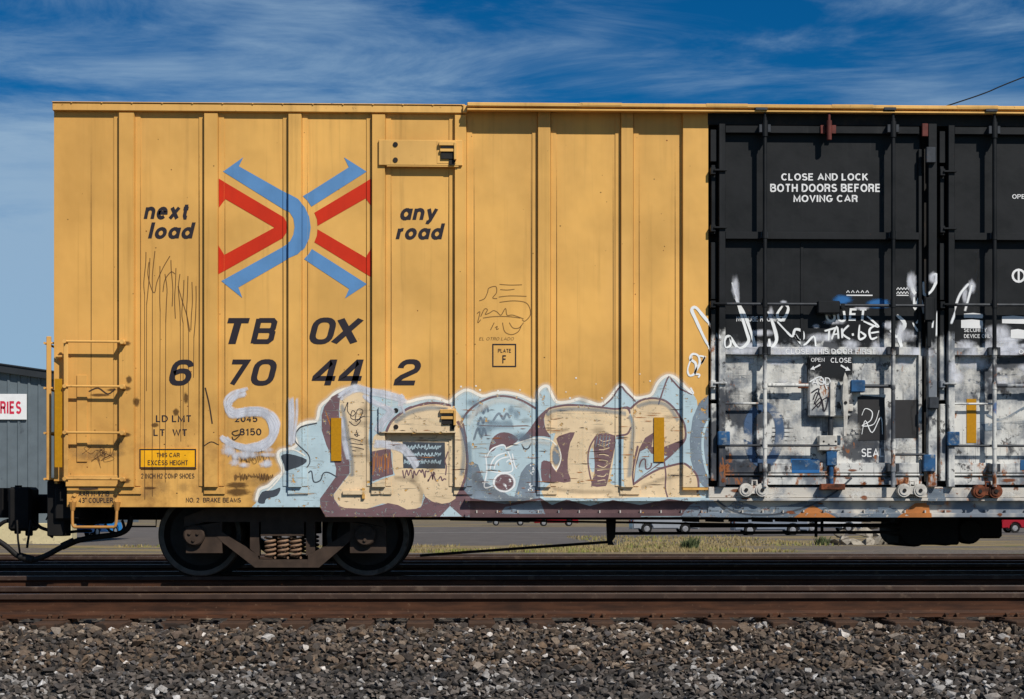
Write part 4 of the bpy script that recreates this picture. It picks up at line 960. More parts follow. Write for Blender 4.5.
for ch, bx in (('T', (227.2, 318, 250, 344)), ('B', (250.5, 318, 277.6, 344)), ('O', (309.5, 317.5, 336, 344.3)), ('X', (331, 318, 363.8, 344)), ('6', (169.2, 359.6, 194, 385.6)),
               ('7', (230, 359.5, 251.5, 385.3)), ('0', (251, 359.2, 276.8, 385.7)), ('4', (311.6, 359.5, 337.5, 385.3)), ('4', (338, 359.5, 363.8, 385.3)), ('2', (393.4, 359.2, 421, 385.3))):
    g = Paint(2); g.glyph(GL[ch], bx, 'ink'); g.build('reporting_mark' if ch in 'TBOX' else 'number')
g = Paint(2)
g.text('LD LMT', (156, 414.8, 191, 422), 'ink', .01); g.text('LT  WT', (153.5, 429, 187, 436.2), 'ink', .01); g.text('2045', (234.5, 415, 257.5, 422), 'ink', .01); g.text('8150', (239.5, 428.3, 261.5, 435.3), 'ink', .01)
g.text('2 INCH H2 COMP SHOES', (141, 473.2, 194.5, 478.6), 'ink', .0); g.text('AAR M-921B', (78.5, 491, 109.5, 496.2), 'ink', .008); g.text('43" COUPLER', (78.5, 497.4, 113, 502.8), 'ink', .008); g.text('NO. 2  BRAKE BEAMS', (186, 497.4, 241, 502.6), 'ink', .004)
g.stroke([(78, 488.4), (88, 488.8), (99, 488.2)], 2.6, 'ink_soft', 4, .4); g.stroke([(69, 480.3), (92, 480.6)], 1.2, 'ink_soft', 0, .3)
for (a, b, d, e) in ((492.3, 343.8, 516.2, 345), (492.3, 365.8, 516.2, 367), (492.3, 345, 493.5, 365.8), (515, 345, 516.2, 365.8)): g.poly([(a, b), (d, b), (d, e), (a, e)], 'ink')
g.text('PLATE', (498, 348.6, 511, 352.6), 'ink', .005); g.text('F', (502.4, 355.2, 506, 363.2), 'ink', .01)
g.build('stencil_lettering')
g = Paint(2)
for (a, b, d, e) in ((139.8, 448.8, 196.3, 450), (139.8, 467.1, 196.3, 468.3), (139.8, 450, 141, 467.1), (195.1, 450, 196.3, 467.1)): g.poly([(a, b), (d, b), (d, e), (a, e)], 'ink')
g.text('THIS CAR', (157, 452.6, 180, 457.2), 'ink', .006); g.text('EXCESS HEIGHT', (148, 460.2, 188, 465.2), 'ink', .006)
g.build('sign_lettering', warn)

# emblem: crossed arrows
L = lambda u, v: (200 + u / 4.11, 140 + v / 4.11)
g = Paint(2)
g.poly([L(*q) for q in ((95, 130), (178, 71), (160, 108), (372, 228), (405, 246), (432, 278), (449, 316), (455, 360), (449, 404), (432, 442), (404, 472), (355, 493), (158, 606), (174, 649), (88, 580), (120, 562), (345, 437), (372, 420), (386, 392), (391, 360), (386, 326), (370, 300), (342, 284))], 'logo_blue')
g.poly([L(*q) for q in ((423, 232), (612, 112), (592, 71), (685, 130), (458, 274), (442, 250))], 'logo_blue')
g.poly([L(*q) for q in ((460, 448), (686, 592), (596, 651), (613, 612), (428, 490), (446, 470))], 'logo_blue')
g.poly([L(*q) for q in ((77, 159), (345, 318), (356, 338), (359, 360), (355, 382), (342, 402), (76, 552), (76, 434), (100, 472), (306, 360), (105, 243), (79, 278))], 'logo_red')
g.poly([L(*q) for q in ((470, 299), (704, 159), (704, 272), (681, 240), (483, 353), (481, 326))], 'logo_red')
g.poly([L(*q) for q in ((483, 367), (681, 483), (704, 446), (704, 564), (470, 420), (481, 392))], 'logo_red')
g.build('emblem')

# pen drawing and small tags
g = Paint(2)
A_ = lambda u, v: (465 + u / 6.66, 270 + v / 6.66)
for q in (((95, 205), (130, 190), (150, 150), (160, 120), (205, 110), (210, 150), (185, 185), (215, 190)), ((230, 95), (300, 100), (380, 98)), ((235, 130), (280, 133), (330, 128)), ((225, 180), (300, 172), (410, 175)), ((230, 215), (320, 205), (400, 215), (430, 250), (435, 300), (400, 340), (380, 330)),
          ((105, 310), (130, 260), (150, 265), (135, 295), (165, 285), (190, 270), (215, 280), (240, 300), (270, 255), (280, 300), (320, 300), (390, 325)), ((120, 320), (190, 310), (290, 310), (370, 320)), ((80, 290), (100, 280), (85, 350), (105, 330)), ((250, 350), (265, 410), (310, 430), (355, 410), (375, 370)), ((295, 350), (320, 385), (360, 385), (390, 350)), ((170, 400), (195, 350)), ((200, 385), (215, 375), (210, 395), (225, 390))):
    g.stroke([A_(*p) for p in q], .8, 'pen', 5)
g.text('EL OTRO LADO', (479, 337, 514, 340.4), 'pen', -.004, .2)
for k in range(9):
    x, y = random.uniform(88, 108), random.uniform(450, 464); g.stroke([(x + random.uniform(-7, 7), y + random.uniform(-6, 6)) for q in range(5)], .5, 'pen', 4)
g.build('pen_drawing')

# ---- the big graffiti piece
E2 = lambda u, v: (200 + u / 4.66, 370 + v / 4.66)
E3 = lambda u, v: (320 + u / 4.66, 370 + v / 4.66)
E4 = lambda u, v: (450 + u / 4.66, 370 + v / 4.66)
E5 = lambda u, v: (560 + u / 4.37, 360 + v / 4.37)
outline = [(256, 503), (259, 490), (268, 486), (275, 479), (283, 471), (278, 457), (280.5, 450.5), (292, 448.5), (297.5, 444), (294.5, 434), (301, 425), (310, 421.5), (317, 420), (320, 407), (329, 399), (337, 392), (348, 388.5), (359, 387), (371, 393), (384, 392), (396, 396), (406, 402), (417, 399.5), (429.5, 397.5), (440, 399), (449, 402), (457, 395), (468, 390), (482, 396), (493, 393.5), (504, 392.5), (515, 394), (523, 396.5), (535, 401), (538, 392), (543, 387), (548, 387), (551, 393), (557, 402), (570, 401.5), (579, 399), (590, 402), (601, 404.5), (611, 396), (619.5, 385.5), (625, 388), (631, 395), (636, 398), (645, 397), (652, 394), (657, 384), (663, 377.5), (670, 375.5), (677, 379), (684, 387), (692, 394)]
base_r = [(700, 430), (703, 470), (711, 492), (711, 517), (326, 517), (320, 507), (252, 507)]
g = Paint(3)
g.poly(outline + [(696, 400), (700, 430), (703, 470), (708, 489), (709, 516.5), (327, 516.5), (321, 507), (252, 507)], 'ltblue')
g.stroke(outline, 11, 'halomist', 3, .95); g.stroke(outline, 3.8, 'halo', 3, .4)
for (x, y) in ((461, 387), (476, 386), (498, 391), (520, 390), (566, 392), (576, 378), (596, 384), (602, 398), (570, 398), (640, 374), (650, 381), (480, 390)): r = random.uniform(.5, 1.5); g.blob(x, y, r, r, 'halo', .5, 10)
g.build('graffiti_background')
g = Paint(4)                                              # first letter
g.poly([E3(*q) for q in ((20, 170), (55, 125), (100, 100), (140, 94), (150, 100), (120, 118), (92, 140), (88, 190), (92, 260), (102, 330), (120, 385), (138, 430), (138, 480), (100, 530), (62, 580), (68, 605), (100, 650), (180, 655), (245, 640), (300, 625), (350, 640), (400, 655), (470, 640), (490, 600), (480, 560), (600, 560), (640, 545), (660, 540), (699, 620), (699, 684), (25, 684), (2, 640), (0, 600), (40, 545), (72, 500), (76, 460), (64, 420), (30, 350), (8, 280), (8, 210))], 'purple')
g.poly([E3(*q) for q in ((92, 140), (120, 116), (160, 98), (200, 102), (226, 118), (240, 180), (230, 260), (226, 330), (236, 420), (240, 500), (220, 540), (300, 505), (350, 490), (420, 500), (465, 530), (482, 575), (472, 635), (430, 655), (380, 650), (330, 625), (290, 622), (240, 640), (180, 657), (102, 650), (66, 600), (64, 580), (102, 530), (142, 480), (142, 430), (124, 385), (106, 330), (96, 260), (92, 190))], 'cream')
g.poly([E3(*q) for q in ((245, 380), (330, 365), (334, 420), (342, 486), (300, 498), (246, 520), (238, 440))], 'purple')
for k in range(10): x = 252 + k * 8; g.stroke([E3(x, 385 + random.uniform(0, 20)), E3(x + random.uniform(-8, 8), 480 + random.uniform(-30, 10))], .8, 'orange_patch', 0)
for k in range(12): x = 25 + k * 5; g.stroke([E3(x, 190 + k * 12), E3(x + 16, 240 + k * 14)], .7, 'orange_patch', 0)
g.stroke([E2(*q) for q in ((275, 590), (340, 540), (388, 470), (366, 405), (378, 375), (440, 372), (490, 400))], 1.4, 'halo', 4)
g.poly([E2(*q) for q in ((378, 400), (420, 392), (498, 418), (470, 448), (430, 462), (400, 470), (392, 440))], 'dkgrey', 3)
g.poly([E2(*q) for q in ((270, 615), (290, 568), (340, 560), (375, 548), (360, 585), (310, 600), (300, 622))], 'dkgrey', 3)
g.stroke([E2(*q) for q in ((450, 290), (446, 330), (470, 360), (505, 395), (512, 430), (498, 455))], 1.1, 'dkgrey', 5); g.stroke([E2(*q) for q in ((445, 300), (475, 265), (545, 248))], 1.3, 'dkgrey', 5)
g.stroke([E2(*q) for q in ((505, 480), (520, 472), (530, 520), (560, 515), (575, 482), (600, 478), (640, 500))], 1.2, 'dkgrey', 5)
g.build('graffiti_letter')
g = Paint(4)                                              # second letter
g.poly([E3(*q) for q in ((250, 480), (246, 340), (262, 300), (310, 285), (332, 245), (370, 210), (420, 180), (500, 160), (560, 160), (610, 172), (655, 215), (680, 300), (690, 400), (686, 480), (665, 550), (640, 600), (560, 625), (490, 590), (470, 545), (420, 505), (350, 490), (338, 430), (330, 370))], 'cream', 2)
for q, w in ((((310, 290), (332, 245), (370, 210), (420, 178), (500, 156), (562, 156), (612, 168)), 1.8), (((640, 240), (668, 300), (686, 400), (682, 480), (660, 550), (636, 596)), 2.), (((400, 655), (470, 645), (490, 600)), 1.5)): g.stroke([E3(*p) for p in q], w, 'purple', 5)
g.poly([E3(*q) for q in ((460, 158), (500, 148), (545, 156), (500, 162))], 'purple')
g.poly([E3(*q) for q in ((384, 335), (582, 337), (584, 460), (388, 458))], 'dkgrey')
for k in range(3):
    for q in range(11): x = 404 + q * 3.4; y = 446 + k * 7.4; g.stroke([(x, y + 3), (x + 1, y - random.uniform(0, 2)), (x + 1.8, y + random.uniform(1, 4)), (x + 3, y + random.uniform(-1, 2))], .7, 'ltblue', 3)
for q in ([(388 + t * 9 + random.uniform(-5, 5), 468 + random.uniform(-6, 8) + (t % 2) * random.uniform(6, 32)) for t in range(18)], [(500 + random.uniform(-8, 8) + t * 9, 500 + random.uniform(-16, 24)) for t in range(10)], [(584 + random.uniform(-6, 14), 380 + t * 22) for t in range(6)]): g.stroke([E3(*p) for p in q], .9, 'purple', 5)
for q in (((112, 195), (130, 150), (128, 190), (150, 215), (165, 200), (150, 190), (145, 225), (180, 230), (200, 190), (175, 185), (165, 240), (195, 220), (210, 215)), ((135, 240), (165, 260), (190, 235), (170, 230)), ((170, 280), (175, 310), (160, 300), (185, 305)), ((135, 325), (150, 320), (190, 330)), ((138, 340), (170, 345), (200, 348)), ((140, 358), (165, 360), (205, 370)), ((150, 375), (168, 378))): g.stroke([E3(*p) for p in q], .8, 'ink', 5)
g.build('graffiti_letter')
g = Paint(4)                                              # third letter, pale with a laughing face
g.poly([E4(*q) for q in ((85, 445), (130, 440), (160, 520), (240, 560), (300, 590), (330, 480), (380, 430), (412, 470), (420, 560), (410, 640), (330, 672), (200, 672), (120, 640), (70, 600), (60, 540))], 'greyblue', 2)
g.stroke([E4(*q) for q in ((50, 250), (75, 205), (110, 170), (150, 145), (200, 126), (250, 122), (300, 130), (350, 150), (400, 180))], 1.5, 'purple', 5)
g.stroke([E4(*q) for q in ((60, 250), (75, 330), (80, 420), (70, 500), (55, 560))], 1.5, 'purple', 5)
g.poly([E4(*q) for q in ((182, 380), (188, 340), (205, 310), (235, 292), (270, 292), (300, 305), (318, 325), (295, 345), (262, 362), (250, 345), (225, 350), (205, 375))], 'purple', 2)
g.poly([E4(*q) for q in ((375, 270), (405, 225), (440, 190), (450, 190), (436, 230), (446, 280), (470, 315), (440, 310), (390, 310), (340, 330), (318, 325), (345, 305))], 'purple', 2)
g.poly([E4(*q) for q in ((425, 430), (450, 424), (478, 440), (490, 470), (500, 480), (500, 520), (440, 525), (424, 500))], 'purple', 2)
g.blob(*E4(253, 524), 12.2, 10.6, 'tagwhite', .12, 26, .03); g.blob(*E4(253, 524), 10, 8.6, 'purple', .15, 26, .03)
for q in (((170, 410), (185, 380), (210, 360), (250, 350), (262, 370)), ((185, 470), (195, 430), (220, 400), (262, 385)), ((205, 462), (215, 432), (240, 412), (275, 405)), ((185, 470), (230, 478), (290, 470), (280, 420), (262, 430)), ((165, 395), (172, 470), (160, 545), (200, 540)), ((150, 525), (185, 522)), ((290, 390), (300, 440), (310, 460)), ((270, 380), (290, 430))): g.stroke([E4(*p) for p in q], 1.2, 'tagwhite', 5)
g.stroke([E4(*p) for p in ((335, 345), (345, 365), (365, 365), (378, 340))], 1.3, 'dkgrey', 5)
g.stroke([E4(*p) for p in ((262, 365), (330, 335), (400, 318), (460, 325), (490, 345), (512, 380), (515, 420), (495, 465), (475, 440))], 1.3, 'halo', 5)
g.blob(*E4(495, 400), 4.5, 12, 'greyblue', .4, 16)
for k in range(14): g.blob(*E4(random.uniform(360, 410), random.uniform(440, 560)), random.uniform(.6, 1.4), random.uniform(.6, 1.4), 'tagwhite', .4, 8)
for (x, y, a, b) in ((150, 190, 30, 26), (140, 300, 30, 30), (240, 220, 40, 18), (150, 240, 22, 20)): g.stroke([E4(x - a, y + b), E4(x - a * .3, y - b), E4(x + a * .2, y + b * .5), E4(x + a * .6, y - b), E4(x + a, y + b * .3)], 2.6, 'greyblue', 5, .6)
g.stroke([E4(125, 258), E4(250, 262), E4(375, 259)], 1.2, 'rust_run', 4, .4)
g.build('graffiti_letter')
g = Paint(4)                                              # fourth letter, a broad T
g.poly([E5(*q) for q in ((-70, 250), (-66, 220), (-40, 205), (20, 202), (90, 202), (170, 208), (240, 218), (290, 216), (305, 250), (312, 300), (290, 325), (245, 330), (238, 400), (228, 470), (220, 540), (250, 545), (280, 555), (330, 555), (330, 600), (-70, 600), (-45, 540), (-42, 480), (-45, 400), (-20, 320), (-45, 325), (-65, 300))], 'cream', 2)
for q in (((-62, 235), (-45, 212), (20, 198), (90, 198), (170, 206), (240, 214), (290, 212), (305, 235)), ((245, 332), (290, 325), (308, 295))): g.stroke([E5(*p) for p in q], 1.4, 'purple', 5)
g.poly([E4(*q) for q in ((495, 320), (530, 300), (582, 290), (560, 340), (548, 420), (552, 480), (562, 520), (500, 520), (498, 470), (512, 420), (514, 370))], 'purple', 2)
g.poly([E5(*q) for q in ((165, 322), (240, 330), (235, 400), (220, 470), (206, 540), (190, 552), (135, 550), (150, 500), (150, 430), (148, 370))], 'purple', 2)
g.poly([E5(*q) for q in ((130, 400), (142, 385), (150, 430), (150, 480), (140, 490), (126, 450))], 'ltblue', 2)
g.stroke([E5(*p) for p in ((165, 322), (130, 380), (122, 440), (132, 510), (145, 545))], 1.1, 'purple', 5)
for k in range(9): y = 345 + k * 23; g.stroke([E5(162 + random.uniform(0, 10), y), E5(190, y + random.uniform(-12, 12)), E5(222 - k * 3, y + random.uniform(-8, 8))], .8, 'cream', 3)
for k in range(5): g.stroke([E5(165 + k * 13, 330), E5(155 + k * 14, 380)], .8, 'greyblue', 0)
g.build('graffiti_letter')
g = Paint(4)                                              # last letter
g.poly([E5(*q) for q in ((305, 215), (340, 185), (375, 172), (420, 170), (460, 182), (500, 218), (530, 265), (542, 300), (540, 345), (500, 390), (440, 440), (380, 490), (340, 530), (318, 545), (300, 555), (278, 548), (276, 330), (308, 300), (312, 260))], 'cream', 2)
g.poly([E5(*q) for q in ((315, 548), (350, 525), (430, 478), (500, 460), (535, 455), (560, 470), (590, 500), (600, 540), (598, 585), (620, 600), (300, 600), (280, 556))], 'cream', 1)
g.poly([E5(*q) for q in ((322, 520), (330, 450), (345, 390), (372, 340), (410, 316), (400, 380), (455, 380), (540, 345), (535, 370), (480, 425), (400, 480), (345, 520), (318, 545))], 'purple')
g.poly([E5(*q) for q in ((324, 535), (330, 470), (350, 400), (380, 385), (400, 410), (470, 420), (430, 452), (370, 498))], 'ltblue')
for q in (((305, 215), (340, 184), (375, 170), (420, 168), (462, 180), (502, 216), (532, 264), (544, 300), (542, 350), (500, 400), (455, 440)), ((305, 215), (290, 208), (268, 212)), ((318, 545), (370, 510), (430, 478), (500, 458), (537, 453), (562, 468), (592, 500), (602, 540), (600, 580)), ((340, 375), (325, 440), (316, 500), (320, 545))): g.stroke([E5(*p) for p in q], 1.5, 'purple', 5)
for q in (((345, 470), (355, 440), (372, 435), (375, 475), (395, 470), (400, 450)), ((430, 195), (470, 80), (490, 88), (530, 130), (575, 152)), ((185, 203), (225, 170), (262, 118), (285, 140), (330, 182)), ((455, 440), (462, 500), (460, 560), (470, 600))): g.stroke([E5(*p) for p in q], 1.1, 'purple', 4)
g.stroke([E5(*p) for p in ((483, 503), (520, 505))], 1., 'ink', 0)
g.build('graffiti_letter')
g = Paint(4)                                              # shadow along the sill under the letters
g.poly([(327, 516), (331, 503), (345, 508), (372, 509), (388, 503), (398, 505), (410, 511), (425, 510), (436, 502), (446, 505), (455, 499), (463, 489), (470, 497), (478, 505), (480, 516)], 'purple')
g.poly([(470, 498), (505, 504), (540, 498), (552, 505), (566, 499.5), (590, 506), (612, 500), (640, 505), (668, 499), (700, 503), (707, 516), (470, 516)], 'brown_wash')
g.poly([(470, 512.6), (640, 512.6), (640, 517.4), (470, 517.4)], 'brown_wash'); g.poly([(505, 507), (540, 500), (545, 514), (500, 514)], 'greyblue')
g.poly([(680, 516.5), (690, 505), (700, 500), (712, 500), (730, 517)], 'greyblue'); g.poly([(440, 516.5), (450, 506), (462, 516.5)], 'ltblue')
g.build('graffiti_shadow')
# soft white letters sprayed over
g = Paint(6)
SP = ((214, 95), (170, 108), (135, 140), (128, 175), (155, 198), (215, 190), (280, 190), (325, 215), (345, 262), (335, 315), (290, 350), (235, 362), (160, 345), (110, 315))
for k in range(17):
    o1, o2 = random.gauss(0, 10), random.gauss(0, 10); a, b = random.choice(((0, 14), (0, 12), (0, 9), (2, 14), (4, 14), (5, 12)))
    g.stroke([E2(u + o1 * (.5 + .5 * (q % 3 > 0)) + random.gauss(0, 2), v + o2) for q, (u, v) in enumerate(SP)][a:b], random.uniform(2.4, 6.5), 'mist', 6, .85)
for k in range(10):
    o1 = random.gauss(0, 11); g.stroke([E2(428 + o1, 118 + random.uniform(0, 30)), E2(432 + o1 * .8, 220), E2(427 + o1 * .6, 300), E2(424 + o1 * .5, 372 - random.uniform(0, 30))], random.uniform(2.4, 6), 'mist', 4, .85)
for k in range(16): g.blob(*E2(random.uniform(115, 320), random.uniform(350, 445)), random.uniform(5, 12), random.uniform(3, 6), 'mist', .85)
for q, w in ((((85, 130), (160, 85), (230, 100), (330, 120), (400, 140)), 8), (((105, 220), (112, 300), (125, 370), (140, 420)), 9), (((250, 345), (320, 350), (380, 365), (420, 405), (450, 455)), 8), (((210, 120), (250, 150), (300, 170), (330, 200), (290, 250), (270, 290)), 9), (((390, 120), (380, 160), (395, 200)), 6)):
    for t in range(5): o1, o2 = random.gauss(0, 8), random.gauss(0, 8); g.stroke([E3(p[0] + o1, p[1] + o2) for p in q], w * random.uniform(.4, .8), 'mist', 5, .85)
for k in range(12):
    x = random.uniform(130, 300); g.stroke([E2(x, 380 + random.uniform(-20, 30)), E2(x + 14, 365 + random.uniform(-10, 60)), E2(x + 22, 420), E2(x + 34, 400 + random.uniform(-20, 40)), E2(x + 46, 430)], .6, 'pen', 4)
for k in range(14): x = 160 + k * 13; h = random.uniform(12, 34); g.stroke([E2(x, 484 + random.uniform(-6, 8)), E2(x + random.uniform(2, 7), 484 + h), E2(x + random.uniform(5, 11), 484 + random.uniform(-4, 10)), E2(x + 12, 490 + h * .6)], .8, 'pen', 3)
g.stroke([E2(180, 280), E2(150, 290), E2(165, 305), E2(190, 298), E2(160, 325), E2(150, 310)], .8, 'ink_soft', 4)
g.build('white_spray_tag')

g = Paint(7)
for k in range(70):
    x = random.uniform(300, 706); y = random.uniform(420, 495); g.stroke([(x, y), (x + random.uniform(-.5, .5), y + random.uniform(8, 40))], random.uniform(.7, 2.2), random.choice(['rust_run', 'grime', 'grime']), 0, .45)
for k in range(90):
    x, y = random.uniform(380, 690), random.uniform(408, 495); L_ = random.uniform(4, 22); g.stroke([(x, y), (x + L_ * .5, y + random.uniform(-.4, .4)), (x + L_, y)], random.uniform(.5, 1.), random.choice(['ink_soft', 'orange_patch', 'rust_run']), 0, .35)
for a, b in POSTS[2:]:
    for k in range(4): x = random.uniform(a - 5, b + 5); g.stroke([(x, 484 + random.uniform(-6, 4)), (x, 500 + random.uniform(-4, 6))], random.uniform(1.5, 4), 'rust_run', 0, .5)
for k in range(18): g.blob(random.uniform(320, 700), random.uniform(400, 480), random.uniform(6, 16), random.uniform(3, 8), 'soot', .85)
for q, w, m in (((( -60, 245), (-30, 222), (60, 214), (160, 218), (240, 228), (290, 236)), 7, 'bluehaze'), (((-58, 300), (-20, 312), (40, 300)), 6, 'soot'), (((300, 240), (318, 290), (310, 400), (300, 520)), 8, 'bluehaze'), (((330, 205), (400, 186), (470, 200), (520, 270)), 7, 'bluehaze'), (((100, 330), (90, 430), (100, 530)), 8, 'creamhaze'), (((40, 240), (150, 250), (240, 270)), 9, 'creamhaze'), (((380, 230), (440, 250), (480, 300)), 10, 'creamhaze'), (((350, 560), (450, 520), (540, 500)), 8, 'soot'), (((-40, 560), (80, 575), (240, 575)), 7, 'soot')):
    g.stroke([E5(*p) for p in q], w, m, 5, .95)
for q, w, m in ((((100, 150), (130, 300), (150, 430), (150, 500)), 7, 'bluehaze'), (((215, 130), (215, 300), (225, 440)), 6, 'soot'), (((345, 250), (420, 200), (520, 178), (600, 190)), 8, 'bluehaze'), (((340, 500), (420, 512), (470, 560), (470, 620)), 7, 'soot'), (((660, 260), (672, 380), (660, 500)), 8, 'bluehaze'), (((180, 560), (280, 540), (360, 560)), 12, 'creamhaze'), (((500, 230), (600, 260), (640, 330)), 9, 'creamhaze')):
    g.stroke([E3(*p) for p in q], w, m, 5, .95)
for q, w, m in ((((80, 260), (120, 195), (210, 145), (300, 150), (380, 190)), 10, 'halomist'), (((85, 330), (92, 420), (84, 520)), 9, 'bluehaze'), (((330, 350), (400, 335), (470, 345)), 8, 'halomist'), (((130, 300), (200, 260), (300, 250)), 14, 'bluehaze'), (((100, 480), (180, 560), (300, 610), (400, 590)), 16, 'soot')):
    g.stroke([E4(*p) for p in q], w, m, 5, .95)
for x0, x1, y0, y1, n in ((325, 341, 410, 480, 26), (373, 392, 452, 474, 16), (558, 572, 434, 480, 20), (592, 610, 434, 484, 26), (640, 682, 436, 462, 22), (325, 450, 505, 515, 30)):
    for k in range(n): x, y = random.uniform(x0, x1), random.uniform(y0, y1); g.stroke([(x, y), (x + random.uniform(-2, 2), y + random.uniform(5, 14))], random.uniform(.4, .9), random.choice(['orange_patch', 'soot', 'creamhaze', 'creamhaze']), 0, .4)
for k in range(9): x = random.uniform(300, 690); y = random.uniform(405, 470); g.stroke([(x, y), (x + .3, y + random.uniform(8, 26))], .8, random.choice(['halo', 'purple', 'ltblue']), 0, .4)
for k in range(10): g.blob(random.uniform(465, 530), random.uniform(402, 440), random.uniform(5, 14), random.uniform(3, 9), 'bluehaze', .9)
g.build('weathering_stain')

# ---- grey blue disc and white tag at the door edge, tags and stencils on the doors
def Q(x, y): return (680 + x / 6.35, 290 + y / 6.35)
D1 = lambda u, v: (700 + u / 2.914, 280 + v / 2.914)
g = Paint(4)
g.poly([(708, 395), (699, 402), (692, 418), (689, 440), (690, 460), (695, 476), (702, 486), (708.4, 489)], 'greyblue'); g.stroke([(709, 418), (703, 432), (702, 450), (705, 468), (709, 478)], 2.5, 'ltblue', 5)
for k in range(10): y = random.uniform(415, 480); g.stroke([(697 + random.uniform(-4, 6), y), (703 + random.uniform(-3, 5), y + random.uniform(-3, 14))], random.uniform(1, 2.6), 'orange_patch', 0, .4)
for q, w in ((((200, 400), (150, 310), (95, 190), (70, 130), (95, 115), (140, 165), (200, 240), (250, 320)), 3.2), (((75, 420), (45, 500), (55, 545), (90, 530), (95, 470), (60, 440), (75, 410), (110, 420), (120, 470), (90, 530), (120, 540), (110, 560)), 2.4), (((110, 420), (150, 430), (130, 470), (160, 420)), 2), (((40, 640), (80, 660), (60, 620)), 2)):
    g.stroke([Q(*p) for p in q], w, 'tagwhite', 5, .3)
g.build('white_spray_tag')
g = Paint(2)
g.text('CLOSE AND LOCK', (780.8, 173.2, 867.6, 181.4), 'stencil_white', .03); g.text('BOTH DOORS BEFORE', (769.8, 184.2, 879.6, 192.4), 'stencil_white', .03); g.text('MOVING CAR', (793, 194.8, 857.2, 203), 'stencil_white', .03)
g.text('NO LUBE REQUIRED', (736, 316.4, 785, 322), 'stencil_white', .012); 
g.text('SEAL', (861, 448, 883, 457), 'stencil_white', .01)
g.text('OPEN', (1011.5, 194.4, 1029, 199.4), 'stencil_white', .01); g.text('SECURITY', (963.4, 328.2, 986, 332.2), 'stencil_white', .006); g.text('DEVICE ONLY', (963.4, 334.2, 993, 338.4), 'stencil_white', .006)
g.stroke([(1018 + 6 * math.cos(k * .393), 276 + 6 * math.sin(k * .393)) for k in range(16)], 2.2, 'stencil_white', 0, 0, True); g.stroke([(1018, 271), (1018, 281)], 2., 'stencil_white', 0)
for (a, b, w, n) in ((846, 292, 24, 5), (896, 289, 12, 4), (896, 293, 12, 4)):
    for k in range(n): g.stroke([(a + k * w / n, b + 1), (a + k * w / n + 1.5, b - 1.2), (a + k * w / n + 3, b + 1)], .9, 'stencil_white', 0)
g.stroke([(846, 295.5), (872, 295.6)], 1.2, 'stencil_white', 0); g.stroke([(896, 295.5), (908, 295.6)], 1., 'stencil_white', 0)
for k in range(4): g.stroke([(772, 428 + k * 4.2), (796, 428.2 + k * 4.2)], .8, 'ink', 0)
g.stroke([(777, 433), (777, 441)], .8, 'ink', 0); g.stroke([(795, 428), (795, 441)], .8, 'ink', 0)
g.build('door_stencil')
g = Paint(1)
for k in range(70): x = random.choice([random.uniform(728, 915), random.uniform(952, 1022)]); y = random.uniform(145, 345); g.stroke([(x, y), (x + random.uniform(-9, 9), y + random.uniform(-3, 6))], random.uniform(.4, .9), 'scuff', 0, .4)
for k in range(26): x = random.choice([random.uniform(728, 915), random.uniform(952, 1022)]); y = random.choice([145, 250]); g.stroke([(x, y), (x + random.uniform(-1, 1), y + random.uniform(30, 90))], random.uniform(2, 6), 'scuff', 0, .9)
g.build('weathering_stain')
g = Paint(3)
# pale overspray, covered patches
for k in range(46): g.blob(random.choice([random.uniform(726, 916), random.uniform(950, 1040)]), random.gauss(352, 14), random.uniform(7, 24), random.uniform(3, 11), 'mist', .8)
for (x, y, rx, ry) in ((742, 372, 16, 15), (783, 374, 17, 13), (742, 400, 15, 14), (784, 410, 18, 16), (742, 440, 14, 14), (786, 445, 18, 14), (800, 432, 16, 16), (850, 432, 12, 14), (876, 376, 14, 14), (905, 380, 10, 16), (905, 450, 12, 12), (972, 380, 16, 20), (1010, 376, 22, 10), (1012, 425, 20, 16), (770, 495, 30, 6), (862, 494, 24, 6), (1000, 494, 26, 6), (940, 492, 16, 6)): g.blob(x, y, rx, ry, 'white_patch', .75, 26, .15)
g.stroke([(757, 408), (749, 420), (748, 440), (752, 456), (761, 464), (772, 458), (779, 440), (778, 420), (770, 408), (757, 408)], 11, 'navy', 5, .4)
g.poly([(857, 397), (862, 395.5), (884, 397.5), (886, 440), (858, 440.5)], 'black_patch'); g.poly([(893, 400), (920, 400), (921, 438), (894, 438)], 'black_patch'); g.blob(916, 418, 7, 24, 'black_patch', .5)
g.poly([(790.4, 458.6), (818, 459), (817.5, 476), (790.4, 476)], 'tagblue'); g.blob(842, 300, 12, 6, 'tagblue', .7); g.blob(878, 304, 15, 6.5, 'tagblue', .6); g.blob(858, 385, 9, 6, 'tagblue', .6)
for (x, y, h) in ((746, 405, 22), (755, 400, 10), (789, 405, 26), (766, 473, 10), (736, 440, 30), (808, 420, 10), (917, 377, 8), (950, 440, 30), (731, 470, 16), (930, 440, 40), (960, 460, 18), (890, 470, 14), (846, 470, 16), (728, 400, 50)):
    for k in range(3): g.stroke([(x + random.uniform(-3, 3), y), (x + random.uniform(-3, 3), y + h * random.uniform(.5, 1))], random.uniform(1.2, 3.6), 'rust_run', 0, .5)
for k in range(26): g.blob(random.uniform(712, 1030), random.uniform(470, 515), random.uniform(2, 9), random.uniform(1, 3.2), 'rust_run', .5)
